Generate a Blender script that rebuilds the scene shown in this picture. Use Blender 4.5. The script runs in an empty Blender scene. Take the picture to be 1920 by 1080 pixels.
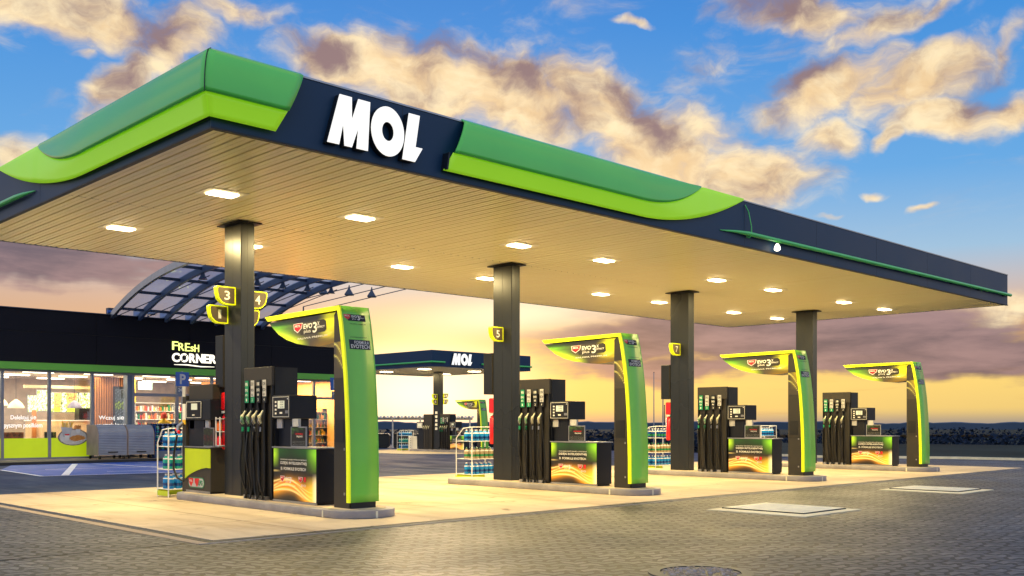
import bpy, bmesh, math, random
from mathutils import Vector
random.seed(7)
rad = math.radians
S = bpy.context.scene
COL = S.collection
# ---------------------------------------------------------------- camera
TH = 0.7996                      # view azimuth measured from +X (the canopy's long front)
CAMP = (-5.928, -11.478, 1.5)
cd = bpy.data.cameras.new('camera'); cam = bpy.data.objects.new('camera', cd); COL.objects.link(cam)
cam.location = CAMP; cam.rotation_euler = (rad(90), 0, TH - rad(90))
cd.sensor_width = 36; cd.lens = 34.85; cd.shift_y = 0.1312; cd.clip_end = 3000
S.camera = cam
S.view_settings.view_transform = 'Standard'; S.view_settings.look = 'None'
S.view_settings.exposure = 0.12; S.view_settings.gamma = 1
try:
    S.cycles.max_bounces = 8; S.cycles.transparent_max_bounces = 16
    S.cycles.sample_clamp_indirect = 6; S.cycles.caustics_reflective = False; S.cycles.caustics_refractive = False
except Exception: pass

def lin(c):
    return tuple(((x/255)/12.92 if x/255 <= .04045 else ((x/255+.055)/1.055)**2.4) for x in c)

# ---------------------------------------------------------------- node helper
class NT:
    def __init__(s, tree): s.t = tree; s.n = tree.nodes; s.l = tree.links
    def new(s, typ, **kw):
        n = s.n.new(typ)
        for k, v in kw.items(): setattr(n, k, v)
        return n
    def put(s, sock, val):
        if isinstance(val, bpy.types.NodeSocket): s.l.new(val, sock)
        elif val is not None:
            if sock.type == 'RGBA' and not hasattr(val, '__len__'): val = (val, val, val, 1)
            if sock.type == 'RGBA' and len(val) == 3: val = (*val, 1)
            sock.default_value = val
    def m(s, op, a, b=None, c=None, clamp=False):
        n = s.new('ShaderNodeMath', operation=op, use_clamp=clamp)
        for i, v in enumerate((a, b, c)):
            if v is not None: s.put(n.inputs[i], v)
        return n.outputs[0]
    def mix(s, f, a, b, blend='MIX'):
        n = s.new('ShaderNodeMix', data_type='RGBA', blend_type=blend)
        s.put(n.inputs[0], f); s.put(n.inputs[6], a); s.put(n.inputs[7], b); return n.outputs[2]
    def rng(s, v, a, b, c=0., d=1., smooth=True):
        n = s.new('ShaderNodeMapRange', interpolation_type='SMOOTHSTEP' if smooth else 'LINEAR')
        s.put(n.inputs[0], v)
        for i, x in enumerate((a, b, c, d)): n.inputs[i+1].default_value = x
        return n.outputs[0]
    def comb(s, x, y, z=0.):
        n = s.new('ShaderNodeCombineXYZ')
        for i, v in enumerate((x, y, z)): s.put(n.inputs[i], v)
        return n.outputs[0]
    def sep(s, v):
        n = s.new('ShaderNodeSeparateXYZ'); s.l.new(v, n.inputs[0]); return n.outputs
    def noise(s, vec, scale, detail=4, rough=.55, dist=0.):
        n = s.new('ShaderNodeTexNoise'); s.put(n.inputs['Vector'], vec)
        n.inputs['Scale'].default_value = scale; n.inputs['Detail'].default_value = detail
        n.inputs['Roughness'].default_value = rough; n.inputs['Distortion'].default_value = dist
        return n.outputs['Fac']
    def ramp(s, f, stops):
        n = s.new('ShaderNodeValToRGB'); s.put(n.inputs[0], f); e = n.color_ramp.elements
        while len(e) < len(stops): e.new(.5)
        for i, (p, c) in enumerate(stops): e[i].position = p; e[i].color = (*c, 1)
        return n.outputs[0]
    def mapping(s, vec, loc=(0,0,0), rot=(0,0,0), sc=(1,1,1), typ='POINT'):
        n = s.new('ShaderNodeMapping', vector_type=typ); s.put(n.inputs[0], vec)
        n.inputs[1].default_value = loc; n.inputs[2].default_value = rot; n.inputs[3].default_value = sc
        return n.outputs[0]

# ---------------------------------------------------------------- sky (azimuth / elevation, units of 100 milliradian-ish "px" of the sky)
W = bpy.data.worlds.new('World'); S.world = W; W.use_nodes = True
T = NT(W.node_tree); T.n.clear()
SUN_AZ, SUN_EL = TH + rad(4.5), rad(3.2)          # sunset glow direction, low behind the station
gen = T.new('ShaderNodeTexCoord').outputs['Generated']
x_, y_, z_ = T.sep(gen)
K = 18.585                                         # radians -> hundred-pixel units
A = T.m('MULTIPLY', T.m('SUBTRACT', TH, T.m('ARCTAN2', y_, x_)), K)
EL = T.m('MULTIPLY', T.m('ARCSINE', T.m('MAXIMUM', T.m('MINIMUM', z_, 1.), -1.)), K)
P2 = T.comb(A, EL)
def ae(u, v):
    a = math.atan((u-960)/1858.5); e = math.atan((791.9-v)/1858.5*math.cos(a)); return a*K, e*K
base = T.ramp(T.rng(EL, 0, 10, 0, 1, False), [(0.0, lin((222,192,120))), (.07, lin((240,205,118))), (.15, lin((232,180,112))),
    (.22, lin((200,178,170))), (.30, lin((150,186,216))), (.44, lin((92,162,222))), (.7, lin((52,136,214))), (1., lin((34,104,192)))])
# left side is dustier and pinker near the horizon
leftf = T.rng(A, -5.2, -3.0, .75, 0)
lowf = T.rng(EL, 1.6, 3.6, 1, 0)
base = T.mix(T.m('MULTIPLY', leftf, lowf), base, lin((205,160,130)))
warpn = T.new('ShaderNodeTexNoise'); T.l.new(P2, warpn.inputs['Vector']); warpn.inputs['Scale'].default_value = .9; warpn.inputs['Detail'].default_value = 3.5
wv = T.new('ShaderNodeVectorMath', operation='MULTIPLY_ADD')
T.l.new(warpn.outputs['Color'], wv.inputs[0]); wv.inputs[1].default_value = (1.1,.8,0); wv.inputs[2].default_value = (-.55,-.4,0)
wa = T.new('ShaderNodeVectorMath', operation='ADD'); T.l.new(P2, wa.inputs[0]); T.l.new(wv.outputs[0], wa.inputs[1])
PW = wa.outputs[0]
def blob(u, v, ru, rv, rot=0., amp=1., vec=None):
    a, e = ae(u, v)
    mp = T.mapping(vec or PW, (a, e, 0), (0,0,rad(-rot)), (ru/100, rv/100, 1), 'TEXTURE')
    ln = T.new('ShaderNodeVectorMath', operation='LENGTH'); T.l.new(mp, ln.inputs[0])
    return T.m('MULTIPLY', T.rng(ln.outputs['Value'], 0, 1.35, 1, 0), amp)
def union(bl):
    r = None
    for b in bl:
        o = blob(*b); r = o if r is None else T.m('MAXIMUM', r, o)
    return r
# (u, v, ru, rv, tilt clockwise, amplitude)
bright = [(120,20,320,75,8,1.1),(330,75,120,70,-35,1.),(215,165,120,50,-55,1.),(440,15,130,35,5,.8),(150,105,30,14,0,.7),
    (20,290,60,45,0,.8),(640,120,150,62,8,1.2),(790,155,210,85,14,1.3),(960,175,200,92,18,1.3),(1120,195,190,82,22,1.2),(1240,280,190,95,24,1.3),(1400,335,170,75,0,1.2),
    (1555,262,80,42,10,1.),(1330,245,150,50,25,.8),(1190,36,60,10,5,.75),(1490,35,180,50,8,1.),(1640,55,150,36,-12,.8),(1770,15,120,18,-20,.75),
    (1560,165,170,58,-18,1.2),(1720,145,170,62,-12,1.2),(1880,85,70,22,-50,.8),(1770,215,130,48,10,1.2),(1900,200,90,40,-12,1.1),(1670,255,50,18,-45,.85),
    (1625,370,30,9,5,.75),(1725,399,26,9,-20,.75),(1545,412,26,7,0,.6),(1875,585,110,36,-8,.8),(1800,560,80,14,-5,.5),(1330,30,40,30,0,.5),(1340,100,90,60,0,.45)]
dark = [(600,100,90,30,10,1.),(240,120,90,34,-55,1.),(330,40,90,40,-35,.8),(840,85,120,30,10,.9),(1000,140,110,36,15,.7),(1420,15,180,34,0,.9),(1210,215,120,40,35,.7),(1520,140,120,24,-18,.9),(1850,150,80,40,-50,.6),(1690,25,80,30,0,.5)]
M = union(bright)
fb = T.noise(T.mapping(PW, (3,1,0), (0,0,rad(12)), (.85,1.5,1)), 1.0, 10, .6, 0.)
away = T.m('MAXIMUM', T.rng(T.m('ABSOLUTE', A), 10.5, 14, 0, 1), T.rng(EL, 8.3, 10.5, 0, 1))
gen_cl = T.m('MULTIPLY', T.rng(T.noise(P2, .22, 3, .5), .42, .62, 0, 1.), away)
M = T.m('MAXIMUM', M, gen_cl)
dens = T.rng(T.m('ADD', T.m('MULTIPLY', M, 1.05), T.m('MULTIPLY', T.m('SUBTRACT', fb, .5), 1.9)), .12, 1.02, 0, 1)
dens = T.m('MULTIPLY', dens, T.rng(M, .02, .25, 0, 1))
thin = T.m('MULTIPLY', T.rng(T.noise(T.mapping(P2, (0,0,0), (0,0,rad(15)), (.5,1.4,1)), .8, 7, .6, .5), .52, .78, 0, .5), T.rng(EL, 2.5, 5, 0, 1))
dens = T.m('MAXIMUM', dens, thin)
sh = T.noise(T.mapping(PW, (9,4,0), (0,0,rad(-20)), (1,1.5,1)), .9, 8, .6, 0.)
DM = union(dark)
shf = T.rng(T.m('ADD', sh, T.m('MULTIPLY', DM, .34)), .40, .82, 0, 1.)
cream = T.mix(T.rng(fb, .35, .65), lin((236,200,150)), lin((255,232,188)))
ccol = T.mix(shf, cream, lin((140,114,118)))
skyc = T.mix(dens, base, ccol)
# low bank of mauve cloud, streaky
bank = union([(60,480,260,52,6,1.4),(330,500,240,36,0,.8),(1500,635,520,75,3,1.5),(1180,640,240,62,0,1.3),(1800,665,320,56,2,1.3),(1250,690,260,34,0,1.),(1560,600,260,40,0,.9),(1900,640,120,20,0,.8)])
bn = T.noise(T.mapping(P2, (1,7,0), (0,0,rad(2)), (.4,2.0,1)), 1.0, 9, .6, .2)
bd = T.rng(T.m('ADD', bank, T.m('MULTIPLY', T.m('SUBTRACT', bn, .5), 2.0)), .2, .85, 0, .97)
bd = T.m('MULTIPLY', bd, T.rng(bank, .02, .2, 0, 1))
bcol = T.mix(T.rng(bn, .3, .65), lin((84,72,96)), lin((150,120,128)))
skyc = T.mix(bd, skyc, bcol)
# golden streaks under the bank
gs = T.noise(T.mapping(P2, (4,2,0), (0,0,0), (.3,3,1)), 1.2, 5, .6, .4)
skyc = T.mix(T.m('MULTIPLY', T.rng(gs, .55, .72, 0, .4), T.rng(EL, .1, 1.4, 1, 0)), skyc, lin((196,140,86)))
# blue-grey haze line right at the horizon
skyc = T.mix(T.rng(EL, -.05, .28, .75, 0), skyc, lin((120,128,140)))
# sun glow
g1 = blob(790, 690, 250, 150, 0, 1., P2); g2 = blob(790, 740, 210, 100, 0, 1., P2); g3 = blob(960, 590, 220, 40, -4, 1., P2)
skyc = T.mix(T.m('MULTIPLY', g1, .75), skyc, lin((252,232,168)))
skyc = T.mix(T.m('MULTIPLY', g3, .85), skyc, lin((255,240,205)))
skyc = T.mix(T.m('MULTIPLY', g2, .95), skyc, (1.15, 1.1, .88))
# broad pale dusk light in the half of the sky behind the viewer
back = T.rng(T.m('ABSOLUTE', A), 12, 34, 0, 1)
skyc = T.mix(T.m('MULTIPLY', back, .8), skyc, (.60, .72, .98))
below = T.rng(EL, -.4, -.02, 1, 0)
skyc = T.mix(below, skyc, (.06,.065,.075))
nish = T.new('ShaderNodeTexSky', sky_type='NISHITA'); nish.sun_disc = False; nish.sun_elevation = SUN_EL; nish.sun_rotation = rad(90) - SUN_AZ
try: nish.air_density = 1; nish.dust_density = 1
except Exception: pass
bg1 = T.new('ShaderNodeBackground'); T.l.new(skyc, bg1.inputs[0]); bg1.inputs[1].default_value = .95
bg2 = T.new('ShaderNodeBackground'); T.l.new(nish.outputs[0], bg2.inputs[0]); bg2.inputs[1].default_value = .012
ad = T.new('ShaderNodeAddShader'); T.l.new(bg1.outputs[0], ad.inputs[0]); T.l.new(bg2.outputs[0], ad.inputs[1])
out = T.new('ShaderNodeOutputWorld'); T.l.new(ad.outputs[0], out.inputs[0])
sd = bpy.data.lights.new('sun', 'SUN'); sd.energy = 1.0; sd.angle = rad(10); sd.color = (1, .72, .42)
so = bpy.data.objects.new('sun', sd); COL.objects.link(so)
so.rotation_euler = (rad(90)-SUN_EL, 0, SUN_AZ + rad(90))
LAMP_W = 208.; LAMP_C = (1, .77, .34)
def area(name, loc, sx, sy, power, col, parent=None, rot=(0,0,0), spread=180):
    l = bpy.data.lights.new(name, 'AREA'); l.shape = 'RECTANGLE'; l.size = sx; l.size_y = sy; l.energy = power; l.color = col; l.spread = rad(spread)
    o = bpy.data.objects.new(name, l); COL.objects.link(o); o.location = loc; o.rotation_euler = rot
    return o

# ---------------------------------------------------------------- materials
MATS = {}
def mat(name, rgb, rough=.5, metal=0., var=.12, scale=6., emit=None, es=0., coat=0., bump=0., spec=.5, srgb=True):
    m = bpy.data.materials.new(name); m.use_nodes = True; t = NT(m.node_tree)
    b = m.node_tree.nodes['Principled BSDF']; c = lin(rgb) if srgb else rgb
    co = t.new('ShaderNodeTexCoord').outputs['Object']
    n = t.noise(co, scale*.5, 3, .5)
    hi = tuple(min(1, x*(1+var)) for x in c); lo = tuple(x*(1-var) for x in c)
    t.put(b.inputs['Base Color'], t.mix(t.rng(n, .3, .7), lo, hi))
    t.put(b.inputs['Roughness'], t.rng(n, .25, .75, max(.02, rough-.02), min(1, rough+.03)))
    b.inputs['Metallic'].default_value = metal; b.inputs['Specular IOR Level'].default_value = spec
    if coat: b.inputs['Coat Weight'].default_value = coat; b.inputs['Coat Roughness'].default_value = .12
    if emit: t.put(b.inputs['Emission Color'], lin(emit)); b.inputs['Emission Strength'].default_value = es
    if bump:
        bp = t.new('ShaderNodeBump'); bp.inputs['Strength'].default_value = bump; bp.inputs['Distance'].default_value = .01
        t.l.new(t.noise(co, scale*12, 4), bp.inputs['Height']); t.l.new(bp.outputs[0], b.inputs['Normal'])
    MATS[name] = m; return m
def glow(name, rgb, s):
    m = bpy.data.materials.new(name); m.use_nodes = True; t = NT(m.node_tree); b = m.node_tree.nodes['Principled BSDF']
    co = t.new('ShaderNodeTexCoord').outputs['Object']
    t.put(b.inputs['Base Color'], lin(rgb)); t.put(b.inputs['Emission Color'], t.mix(t.rng(t.noise(co, 9, 3), .3, .7, 0, .12), lin(rgb), (1,1,1)))
    b.inputs['Emission Strength'].default_value = s; MATS[name] = m; return m
def vcol(name, rough=.35, es=0.):
    m = bpy.data.materials.new(name); m.use_nodes = True; t = NT(m.node_tree); b = m.node_tree.nodes['Principled BSDF']
    a = t.new('ShaderNodeVertexColor', layer_name='print').outputs[0]
    t.put(b.inputs['Base Color'], a); b.inputs['Roughness'].default_value = rough
    if es: t.put(b.inputs['Emission Color'], a); b.inputs['Emission Strength'].default_value = es
    MATS[name] = m; return m
def glass(name, tint=(.93,.95,.97), refl=.12, alpha_col=None, alpha=0.):
    m = bpy.data.materials.new(name); m.use_nodes = True; t = NT(m.node_tree); t.n.clear()
    tr = t.new('ShaderNodeBsdfTransparent'); t.put(tr.inputs[0], tint)
    gl = t.new('ShaderNodeBsdfGlossy'); gl.inputs['Roughness'].default_value = .03; t.put(gl.inputs[0], (1,1,1))
    fr = t.new('ShaderNodeFresnel'); fr.inputs[0].default_value = 1.45
    mx = t.new('ShaderNodeMixShader'); t.put(mx.inputs[0], t.m('ADD', t.m('MULTIPLY', fr.outputs[0], .8), refl*.3)); t.l.new(tr.outputs[0], mx.inputs[1]); t.l.new(gl.outputs[0], mx.inputs[2])
    last = mx.outputs[0]
    if alpha:
        df = t.new('ShaderNodeBsdfTranslucent'); t.put(df.inputs[0], alpha_col); m2 = t.new('ShaderNodeMixShader')
        co = t.new('ShaderNodeTexCoord').outputs['Object']
        t.put(m2.inputs[0], t.rng(t.noise(co, 1.2, 4), .3, .7, alpha*.8, alpha*1.2)); t.l.new(last, m2.inputs[1]); t.l.new(df.outputs[0], m2.inputs[2]); last = m2.outputs[0]
    o = t.new('ShaderNodeOutputMaterial'); t.l.new(last, o.inputs[0]); MATS[name] = m; return m

navy = mat('navy_panel', (20,56,86), .45, 0, .06, 1.5, spec=.3)
navyd = mat('navy_trim', (14,24,34), .5)
green = mat('green_shell', (98,226,84), .3, 0, .03, 2., coat=.45)
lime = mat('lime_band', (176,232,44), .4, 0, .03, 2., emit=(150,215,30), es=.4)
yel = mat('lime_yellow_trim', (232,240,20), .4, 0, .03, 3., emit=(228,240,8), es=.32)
pgreen = mat('portal_green', (124,212,70), .32, 0, .05, 2., coat=.4)
railg = mat('rail_green', (84,214,104), .3, 0, .06, 3., coat=.3)
white = mat('white_letter', (250,248,240), .4, 0, .02, 4., emit=(255,250,238), es=.75)
whitep = mat('white_print', (238,236,228), .5, 0, .03, 4.)
black = mat('black_plastic', (16,16,18), .4, 0, .2, 5.)
rubber = mat('hose_rubber', (13,13,14), .42, 0, .2, 5.)
dgrey = mat('charcoal_panel', (54,51,47), .4, 0, .05, 2., spec=.35)
dgrey2 = mat('dark_blue_grey_panel', (28,31,40), .4, 0, .05, 3., spec=.3)
colm = mat('column_paint', (36,39,44), .28, 0, .03, 1., spec=.35)
steel = mat('brushed_steel', (165,165,168), .35, .8, .1, 8.)
steelb = mat('blue_grey_steel', (92,108,130), .45, .1, .1, 3.)
steeld = mat('dark_blue_steel', (52,66,86), .4, .2, .1, 3.)
whitem = mat('white_tube', (232,234,240), .4, 0, .08, 5.)
red = mat('red_plastic', (226,22,30), .3, 0, .1, 4., coat=.3)
limep = mat('lime_panel', (196,220,18), .4, 0, .05, 3.)
limef = mat('glowing_lime_film', (196,220,18), .4, 0, .05, 3., emit=(190,210,20), es=.4)  # emission stands in for shop light coming through the film
vinyl = mat('glowing_vinyl', (250,248,244), .5, 0, .02, 3., emit=(255,250,240), es=.8)  # letters emit to imitate the lit room behind them
shopblk = mat('shop_black_panel', (22,22,29), .6, 0, .1, 1.2, spec=.15)
frame = mat('window_frame', (132,136,146), .45, .1, .08, 3.)
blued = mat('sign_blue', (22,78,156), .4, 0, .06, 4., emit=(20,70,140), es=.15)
screen = mat('lcd_screen', (200,205,190), .3, 0, .05, 6., emit=(190,195,175), es=.35)
greenlab = mat('green_label', (22,138,96), .4); cream = mat('cream_nozzle', (206,205,176), .4); creamg = mat('green_nozzle', (140,190,150), .4)
orange = mat('orange_plastic', (235,120,40), .4)
paper = mat('paper_holder', (196,196,196), .5)
shutter = mat('roller_shutter', (158,162,170), .4, .2, .08, 4.)
tanend = mat('locker_end_panel', (168,148,132), .5)
capm = mat('bottle_cap_white', (232,232,232), .4)
kerbm = mat('kerb_stone', (150,146,148), .6, 0, .16, 5., bump=.3)
kerbw = mat('kerb_white_mark', (222,218,196), .6, 0, .1, 8.)
BOT = {'blue': mat('blue_bottle', (24,140,216), .22, 0, .15, 9., coat=.4), 'teal': mat('teal_bottle', (30,168,150), .22, 0, .15, 9., coat=.4),
       'dblue': mat('dark_blue_bottle', (18,72,140), .22, 0, .15, 9., coat=.4), 'sand': mat('sand_bottle', (170,150,116), .3, 0, .15, 9.), 'green': mat('green_bottle', (44,140,96), .25, 0, .15, 9.)}
vc = vcol('printed_graphic', .35); vcb = vcol('glowing_graphic', .35, .55); vch = vcol('gantry_graphic', .3, .45)  # second and third: the print colours also emit
winglass = glass('window_glass'); roofglass = glass('roof_glazing', (.60,.68,.82), .3, (.42,.5,.64), .45)

# ceiling sheet: white lacquered metal trays
def ceiling_mat():
    m = bpy.data.materials.new('ceiling_tray'); m.use_nodes = True; t = NT(m.node_tree); b = m.node_tree.nodes['Principled BSDF']
    co = t.new('ShaderNodeTexCoord').outputs['Object']
    x, y, z = t.sep(co)
    cell = t.m('FLOOR', t.m('DIVIDE', x, .21))
    cn = t.new('ShaderNodeTexWhiteNoise', noise_dimensions='1D'); t.put(cn.inputs['W'], cell)
    f = t.m('ADD', t.m('MULTIPLY', t.noise(co, .8, 5), .6), t.m('MULTIPLY', cn.outputs[0], .4))
    t.put(b.inputs['Base Color'], t.mix(f, lin((252,243,200)), lin((254,250,214))))
    t.put(b.inputs['Roughness'], t.rng(f, .2, .8, .3, .36)); b.inputs['Metallic'].default_value = 0; b.inputs['Coat Weight'].default_value = .35; b.inputs['Coat Roughness'].default_value = .15
    return m
ceilm = ceiling_mat()

def concrete_mat(name, c1, c2, rough, stain=(.5,.45,.4), joints=None):
    m = bpy.data.materials.new(name); m.use_nodes = True; t = NT(m.node_tree); b = m.node_tree.nodes['Principled BSDF']
    co = t.new('ShaderNodeTexCoord').outputs['Object']
    n1 = t.noise(co, .45, 7, .6); n2 = t.noise(t.mapping(co, (0,0,0), (0,0,rad(12)), (1,.22,1)), 1.3, 6, .62, .4); n3 = t.noise(co, 38, 3)
    c = t.mix(t.rng(n1, .3, .7), lin(c1), lin(c2))
    c = t.mix(t.rng(n2, .5, .75, 0, .5), c, tuple(a*s for a, s in zip(lin(c2), stain)))
    c = t.mix(t.rng(n3, .35, .7, 0, .18), c, lin(c1))
    if joints:
        x, y, z = t.sep(co)
        jx = t.m('ABSOLUTE', t.m('SUBTRACT', t.m('FRACT', t.m('DIVIDE', t.m('ADD', x, 100+joints[1]), joints[0])), .5))
        jy = t.m('ABSOLUTE', t.m('SUBTRACT', t.m('FRACT', t.m('DIVIDE', t.m('ADD', y, 100+joints[3]), joints[2])), .5))
        j = t.m('MAXIMUM', t.rng(jx, .4965, .4985), t.rng(jy, .496, .498))
        c = t.mix(t.m('MULTIPLY', j, .6), c, lin((112,98,80)))
    b.inputs['Specular IOR Level'].default_value = .05
    if joints:
        s1 = t.noise(t.mapping(co, (2,5,0), (0,0,rad(3)), (1.1,.16,1)), .9, 6, .65, .3); s2 = t.noise(co, 2.2, 5, .7, .5); s3 = t.noise(t.mapping(co,(7,1,0),(0,0,0),(.5,1.3,1)), .5, 5, .6, .8)
        c = t.mix(t.rng(s1, .48, .7, 0, .6), c, lin((146,126,104)))
        c = t.mix(t.rng(s2, .6, .7, 0, .6), c, lin((108,92,78)))
        c = t.mix(t.rng(s3, .55, .68, 0, .4), c, lin((226,206,178)))
    t.put(b.inputs['Base Color'], c); t.put(b.inputs['Roughness'], t.rng(n2, .3, .7, rough-.15, rough+.12))
    bp = t.new('ShaderNodeBump'); bp.inputs['Strength'].default_value = .25; bp.inputs['Distance'].default_value = .004
    t.l.new(n3, bp.inputs['Height']); t.l.new(bp.outputs[0], b.inputs['Normal'])
    MATS[name] = m; return m
slabm = concrete_mat('forecourt_concrete', (208,192,168), (190,174,150), .8, (.72,.66,.6), (6.876,1.6,5.1,0))
sidem = concrete_mat('pavement_concrete', (168,152,136), (150,136,122), .6)
asph = concrete_mat('asphalt', (66,80,108), (50,62,88), .75, (.7,.7,.75))
tankc = concrete_mat('tank_frame_concrete', (226,222,200), (206,200,178), .6)

def paver_mat():
    m = bpy.data.materials.new('block_paving'); m.use_nodes = True; t = NT(m.node_tree); b = m.node_tree.nodes['Principled BSDF']
    co = t.new('ShaderNodeTexCoord').outputs['Object']
    r = t.mapping(co, (0,0,0), (0,0,rad(45.8-4)), (1,1,1))     # courses run across the driveway, diagonal to the canopy
    x, y, z = t.sep(r)
    tri = t.m('PINGPONG', x, .15)
    y2 = t.m('ADD', y, t.m('MULTIPLY', tri, .8))
    tri2 = t.m('PINGPONG', y, .11)
    x2 = t.m('ADD', x, t.m('MULTIPLY', tri2, .35))
    v = t.comb(x2, y2, 0.)
    br = t.new('ShaderNodeTexBrick'); t.l.new(v, br.inputs['Vector']); br.inputs['Scale'].default_value = 1
    br.inputs['Brick Width'].default_value = .3; br.inputs['Row Height'].default_value = .18; br.inputs['Mortar Size'].default_value = .03
    br.inputs['Mortar Smooth'].default_value = .15; br.inputs['Bias'].default_value = -.1
    br.inputs['Color1'].default_value = (*lin((112,110,110)),1); br.inputs['Color2'].default_value = (*lin((58,60,68)),1); br.inputs['Mortar'].default_value = (*lin((38,36,36)),1)
    br.offset = .5
    n1 = t.noise(co, .35, 6, .6, .3); n2 = t.noise(co, 30, 4); n3 = t.noise(t.mapping(co,(0,0,0),(0,0,rad(40)),(.25,1,1)), .9, 5, .6, .6)
    c = t.mix(t.rng(n1, .3, .7, 0, .35), br.outputs['Color'], lin((70,72,80)), 'MIX')
    c = t.mix(t.rng(n3, .5, .75, 0, .35), c, lin((104,106,112)))
    c = t.mix(t.rng(n2, .3, .7, 0, .3), c, lin((54,56,62)))
    c = t.mix(br.outputs['Fac'], c, lin((16,15,17)))
    t.put(b.inputs['Base Color'], c)
    t.put(b.inputs['Roughness'], t.rng(t.m('ADD', n1, t.m('MULTIPLY', n2, .3)), .4, .9, .45, .62)); b.inputs['Specular IOR Level'].default_value = .4
    h = t.m('SUBTRACT', t.m('MULTIPLY', n2, .25), br.outputs['Fac'])
    bp = t.new('ShaderNodeBump'); bp.inputs['Strength'].default_value = 1.; bp.inputs['Distance'].default_value = .03
    t.l.new(h, bp.inputs['Height']); t.l.new(bp.outputs[0], b.inputs['Normal'])
    return m
pavem = paver_mat()
def blue_paint_mat():
    m = bpy.data.materials.new('blue_bay_paint'); m.use_nodes = True; t = NT(m.node_tree); b = m.node_tree.nodes['Principled BSDF']
    co = t.new('ShaderNodeTexCoord').outputs['Object']
    n = t.noise(co, 1.2, 7, .65, .3); n2 = t.noise(co, 25, 4)
    c = t.mix(t.rng(n, .35, .7), lin((20,84,190)), lin((64,104,176))); c = t.mix(t.rng(n2, .4, .7, 0, .2), c, lin((60,74,110)))
    t.put(b.inputs['Base Color'], c); t.put(b.inputs['Roughness'], t.rng(n, .3, .7, .5, .7)); b.inputs['Specular IOR Level'].default_value = .2; return m
bluep = blue_paint_mat()

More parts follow.
